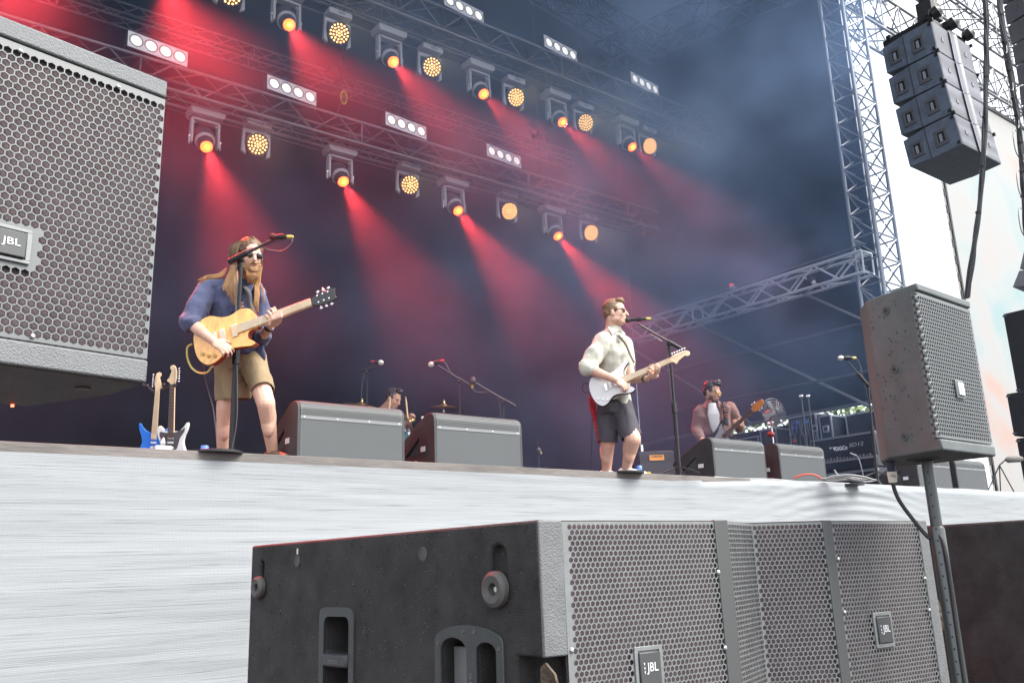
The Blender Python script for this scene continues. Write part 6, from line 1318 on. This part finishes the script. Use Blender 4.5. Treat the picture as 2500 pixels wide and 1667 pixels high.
q = thing('guitar_lead', 'black cable looping from the white guitar and down behind the singer', 'cable', c5(290, 850, d))
part(MB().path(bez([c5(290, 800, 8.25), c5(255, 765, 8.25), c5(225, 790, 8.25), c5(240, 840, 8.26), c5(285, 855, 8.27), c5(300, 1000, 8.6), c5(298, 1200, 8.6), c5(290, 1450, 8.6)], 8), .005, 6), 'lead', mat('lead_black', (.05, .05, .055), .4), q)
q = thing('cloth_towel', 'red cloth hanging from the back of the singer shorts', 'towel', c5(300, 920, d)); b = MB(); b.loft(rings([(c5(302, 845, d + .03), .015, .02), (c5(298, 890, d + .03), .04, .025), (c5(305, 960, d + .04), .03, .02), (c5(330, 1080, d + .05), .022, .015), (c5(350, 1225, d + .05), .014, .012)], 0)); part(b, 'fabric', mat('red_fabric', (.45, .03, .05), .8), q, me=fuse(b, .006, 1, wr=.008, wf=20))

# ------------------------------------------------------------------ bassist
d = 11.6; P3_ = thing('person', 'dark haired person in yellow sunglasses and open brown shirt playing bass behind the right monitors', 'person', onstage(c6(430, 1300, d)))
B = MB(); hc = c6(395, 480, d); fdir = -VW * .66 + CR * .72 - UP * .32; HP, HM = head(B, hc, fdir, s=1.15); B.limb([hc - UP * .05 - CR * .01, c6(390, 620, d + .02)], [.065, .07])
Rs, Re, Rw = c6(275, 690, d), c6(230, 880, d - .02), c6(290, 1010, d - .25); Ls, Le, Lw = c6(585, 660, d + .02), c6(700, 870, d), c6(715, 835, d - .30)
B.loft(rings([(c6(410, 620, d + .02), .10, .08), (c6(425, 680, d + .02), .19, .12), (c6(430, 850, d + .02), .18, .12), (c6(435, 1050, d + .02), .17, .12)], -.2))
B.limb([Rs, Re, Rw], [.06, .052, .034]); B.limb([Ls, Le, Lw], [.055, .048, .034]); hand(B, Rw, c6(340, 1050, d - .25) - Rw, VW, curl=(30, 50, 40), s=1.15)
hand(B, Lw, c6(690, 800, d - .34) - Lw, CR * -.5 - VW * .6, curl=(35, 50, 40), thumb=-1, s=1.2)
for i in range(4): B.limb([c6(728 + i * 3, 850 - i * 16, d - .36), c6(690 + i * 4, 838 - i * 18, d - .44), c6(655 + i * 10, 815 - i * 16, d - .43)], [.014, .013, .011], 8)
zh = c6(430, 1060, d).z; hL_, hR_ = c6(390, 1080, d), c6(470, 1080, d)
for h_, dx in ((hL_, -.05), (hR_, .08)): B.limb([h_, V((h_.x + dx, h_.y, (h_.z + SZ) / 2)), V((h_.x + dx, h_.y, SZ + .08))], [.08, .06, .045])
part(B, 'body', skin2, P3_, me=fuse(B, .009, 3)); mouth(HP, HM, P3_); glasses(HP, HM, P3_, mat('yellow_lens', (.45, .28, .02), .15, spec=1))
C = MB(); C.loft(rings([(c6(400, 600, d + .02), .10, .085), (c6(420, 660, d + .01), .215, .135), (c6(430, 800, d + .01), .21, .14), (c6(440, 980, d + .01), .215, .14), (c6(450, 1080, d), .21, .14)], -.2))
C.limb([Rs, Rs.lerp(Re, .5), Re, Re.lerp(Rw, .75)], [.095, .088, .08, .055]); C.limb([Ls, Ls.lerp(Le, .5), Le, Le.lerp(Lw, .3)], [.09, .08, .07, .06])
ws_ = mat('brown_overshirt', (.19, .10, .085), .9, bump=1.0, bscale=14, var=.2, sheen=.2); sh = part(C, 'shirt', ws_, P3_, me=fuse(C, .011, 2, wr=.018, wf=6))
b = MB(); b.loft(rings([(c6(392, 600, d - .085), .05, .02), (c6(412, 720, d - .12), .08, .022), (c6(428, 860, d - .125), .06, .022), (c6(432, 930, d - .125), .03, .015)], -.2)); part(b, 'white_top', mat('white_cotton', (.6, .6, .6), .85), P3_, me=fuse(b, .009, 2))
col = MB()
for a, b_, c_ in ((c6(335, 560, d - .10), c6(330, 660, d - .17), c6(290, 640, d - .10)), (c6(455, 560, d - .08), c6(480, 650, d - .15), c6(505, 600, d - .06))): col.add([a, b_, c_, a + VW * .02, b_ + VW * .02, c_ + VW * .02], [(0, 1, 2), (3, 5, 4), (0, 3, 4, 1), (1, 4, 5, 2), (2, 5, 3, 0)])
part(col, 'collar', ws_, sh)
for h_, dx in ((hL_, -.05), (hR_, .08)): shoe(P3_, V((h_.x + dx, h_.y, SZ)), -VW, blk)
L_ = MB(); 
for h_, dx in ((hL_, -.05), (hR_, .08)): L_.limb([h_, V((h_.x + dx, h_.y, (h_.z + SZ) / 2)), V((h_.x + dx, h_.y, SZ + .12))], [.10, .08, .07])
part(L_, 'trousers', mat('dark_trousers', (.03, .03, .04), .9), P3_, me=fuse(L_, .011, 2, wr=.008))
H = MB(); HB(H, HP, HM, 1.15, (0, -.025, .055), (.082, .092, .080)); HB(H, HP, HM, 1.15, (0, -.055, .0), (.078, .055, .06)); HB(H, HP, HM, 1.15, (0, .035, .108), (.060, .058, .036)); HB(H, HP, HM, 1.15, (.0, .055, .128), (.04, .035, .026))
for sg in (-1, 1): HB(H, HP, HM, 1.15, (sg * .060, -.012, .028), (.022, .050, .045))
part(H, 'hair', mat('black_hair', (.018, .014, .016), .45, spec=.6), P3_, me=fuse(H, .007, 1, wr=.008, wf=40))
BD = MB(); HB(BD, HP, HM, 1.15, (0, .052, -.088), (.044, .040, .030))
for sg in (-1, 1): HB(BD, HP, HM, 1.15, (sg * .052, .02, -.062), (.016, .036, .034))
part(BD, 'beard', mat('stubble', (.10, .055, .04), .8), P3_, me=fuse(BD, .006, 2))
q = thing('guitar_strap', 'black strap with orange pattern over the bassist shoulder', 'strap', c6(540, 700, d)); b = MB(); pth = bez([c6(520, 585, d - .09), c6(538, 650, d - .165), c6(545, 740, d - .18), c6(545, 840, d - .2)], 5)
b.add(sum([[p - CR * .032, p + CR * .032] for p in pth], []), [(2 * i, 2 * i + 1, 2 * i + 3, 2 * i + 2) for i in range(len(pth) - 1)]); sp_ = part(b, 'webbing', mat('strap_black', (.02, .02, .03), .7), q); mo = sp_.modifiers.new('s', 'SOLIDIFY'); mo.thickness = .004
b = MB(); rnd = random.Random(4)
for i in range(22):
    p = pth[int(rnd.uniform(1, len(pth) - 4))] - VW * .006; b.ball(p + CR * rnd.uniform(-.022, .022), (.010, .003, .012), RM, nu=6, nv=4)
part(b, 'strap_pattern', mat('strap_orange', (.75, .16, .03), .6), sp_)

# ------------------------------------------------------------------ drummer
d = 11.3; P4_ = thing('person', 'dark haired drummer looking down behind the first monitor, only head and shoulder visible', 'person', onstage(c7(620, 1100, d)))
B = MB(); hc = c7(682, 530, d); fdir = CR * .86 - VW * .35 - UP * .42; HP, HM = head(B, hc, fdir, s=1.08); neck_ = c7(585, 640, d + .02); B.limb([hc - UP * .05 - CR * .035, neck_], [.058, .062])
sc_ = c7(540, 720, d); hp_ = onstage(c7(520, 1000, d), SZ + .55)
B.loft([(neck_, CR * .09, VW * .09), (neck_ - UP * .08, CR * .12, VW * .18), (neck_.lerp(hp_, .5), CR * .12, VW * .17), (hp_, CR * .13, VW * .17)])
Rs, Re, Rw = neck_ - UP * .10 - VW * .18, neck_ - UP * .36 - VW * .24 + CR * .05, c7(690, 740, d - .45); Ls, Le, Lw = neck_ - UP * .10 + VW * .18, neck_ - UP * .36 + VW * .2 + CR * .08, c7(835, 760, d - .05)
B.limb([Rs, Re, Rw], [.05, .042, .03]); B.limb([Ls, Le, Lw], [.05, .042, .03]); hand(B, Rw, CR + UP * .3, VW - UP, curl=(50, 60, 40)); hand(B, Lw, CR * .6 + UP * .6, -VW, curl=(50, 60, 40))
for sg in (-1, 1): kn = hp_ + CR * .42 + VW * sg * .18; B.limb([hp_ + VW * sg * .09, kn, V((kn.x, kn.y, SZ + .08))], [.08, .06, .045])
part(B, 'body', skin2, P4_, me=fuse(B, .008, 3)); mouth(HP, HM, P4_)
b = MB()
for sg in (-1, 1): b.ball(HP(sg * .030, .090, .022), (.018, .006, .004), HM, nu=8, nv=5)
parts(b, 'eyebrow', mat('black_hair', (.018, .014, .016)), P4_); b = MB()
for sg in (-1, 1): b.ball(HP(sg * .030, .082, -.002), (.012, .006, .003), HM, nu=8, nv=5)
parts(b, 'eye', dark, P4_)
C = MB(); C.loft([(neck_ - UP * .02, CR * .085, VW * .10), (neck_ - UP * .08, CR * .14, VW * .21), (neck_.lerp(hp_, .5), CR * .14, VW * .19), (hp_, CR * .15, VW * .19)]); C.limb([Rs, Rs.lerp(Re, .6)], [.08, .07]); C.limb([Ls, Ls.lerp(Le, .6)], [.08, .07]); part(C, 'shirt', mat('light_blue_shirt', (.38, .42, .62), .85), P4_, me=fuse(C, .010, 2, wr=.01, wf=7))
H = MB(); HB(H, HP, HM, 1.08, (0, -.025, .055), (.081, .092, .078)); HB(H, HP, HM, 1.08, (0, -.055, .01), (.077, .05, .05)); HB(H, HP, HM, 1.08, (0, .045, .115), (.055, .045, .034))
for sg in (-1, 1): HB(H, HP, HM, 1.08, (sg * .060, -.012, .028), (.022, .050, .045))
part(H, 'hair', MATS['black_hair'], P4_, me=fuse(H, .007, 1, wr=.010, wf=50))
for a, b_, lb in ((c7(640, 700, d - .3), c7(652, 500, d - .3), 'pale drumstick raised in front of the drummer face'), (c7(838, 745, d - .1), c7(815, 508, d - .1), 'pale drumstick raised right of the drummer')):
    tag(MB().path([a, a.lerp(b_, .8), a.lerp(b_, .93), b_], [.011, .010, .006, .008], 8).build('drumstick', mat('drumstick_wood', (.72, .52, .28), .5)), lb, 'drumstick', 'drumsticks')
q = thing('drum_stool', 'round drum stool hidden under the drummer', 'stool', onstage(hp_)); part(MB().lathe([(.16, -.09), (.17, -.05), (.16, -.02)], hp_ - UP * .06, (0, 0, 1), 20), 'seat', blk, q); part(MB().tube(onstage(hp_), hp_ - UP * .14, .02), 'post', st_m, q)
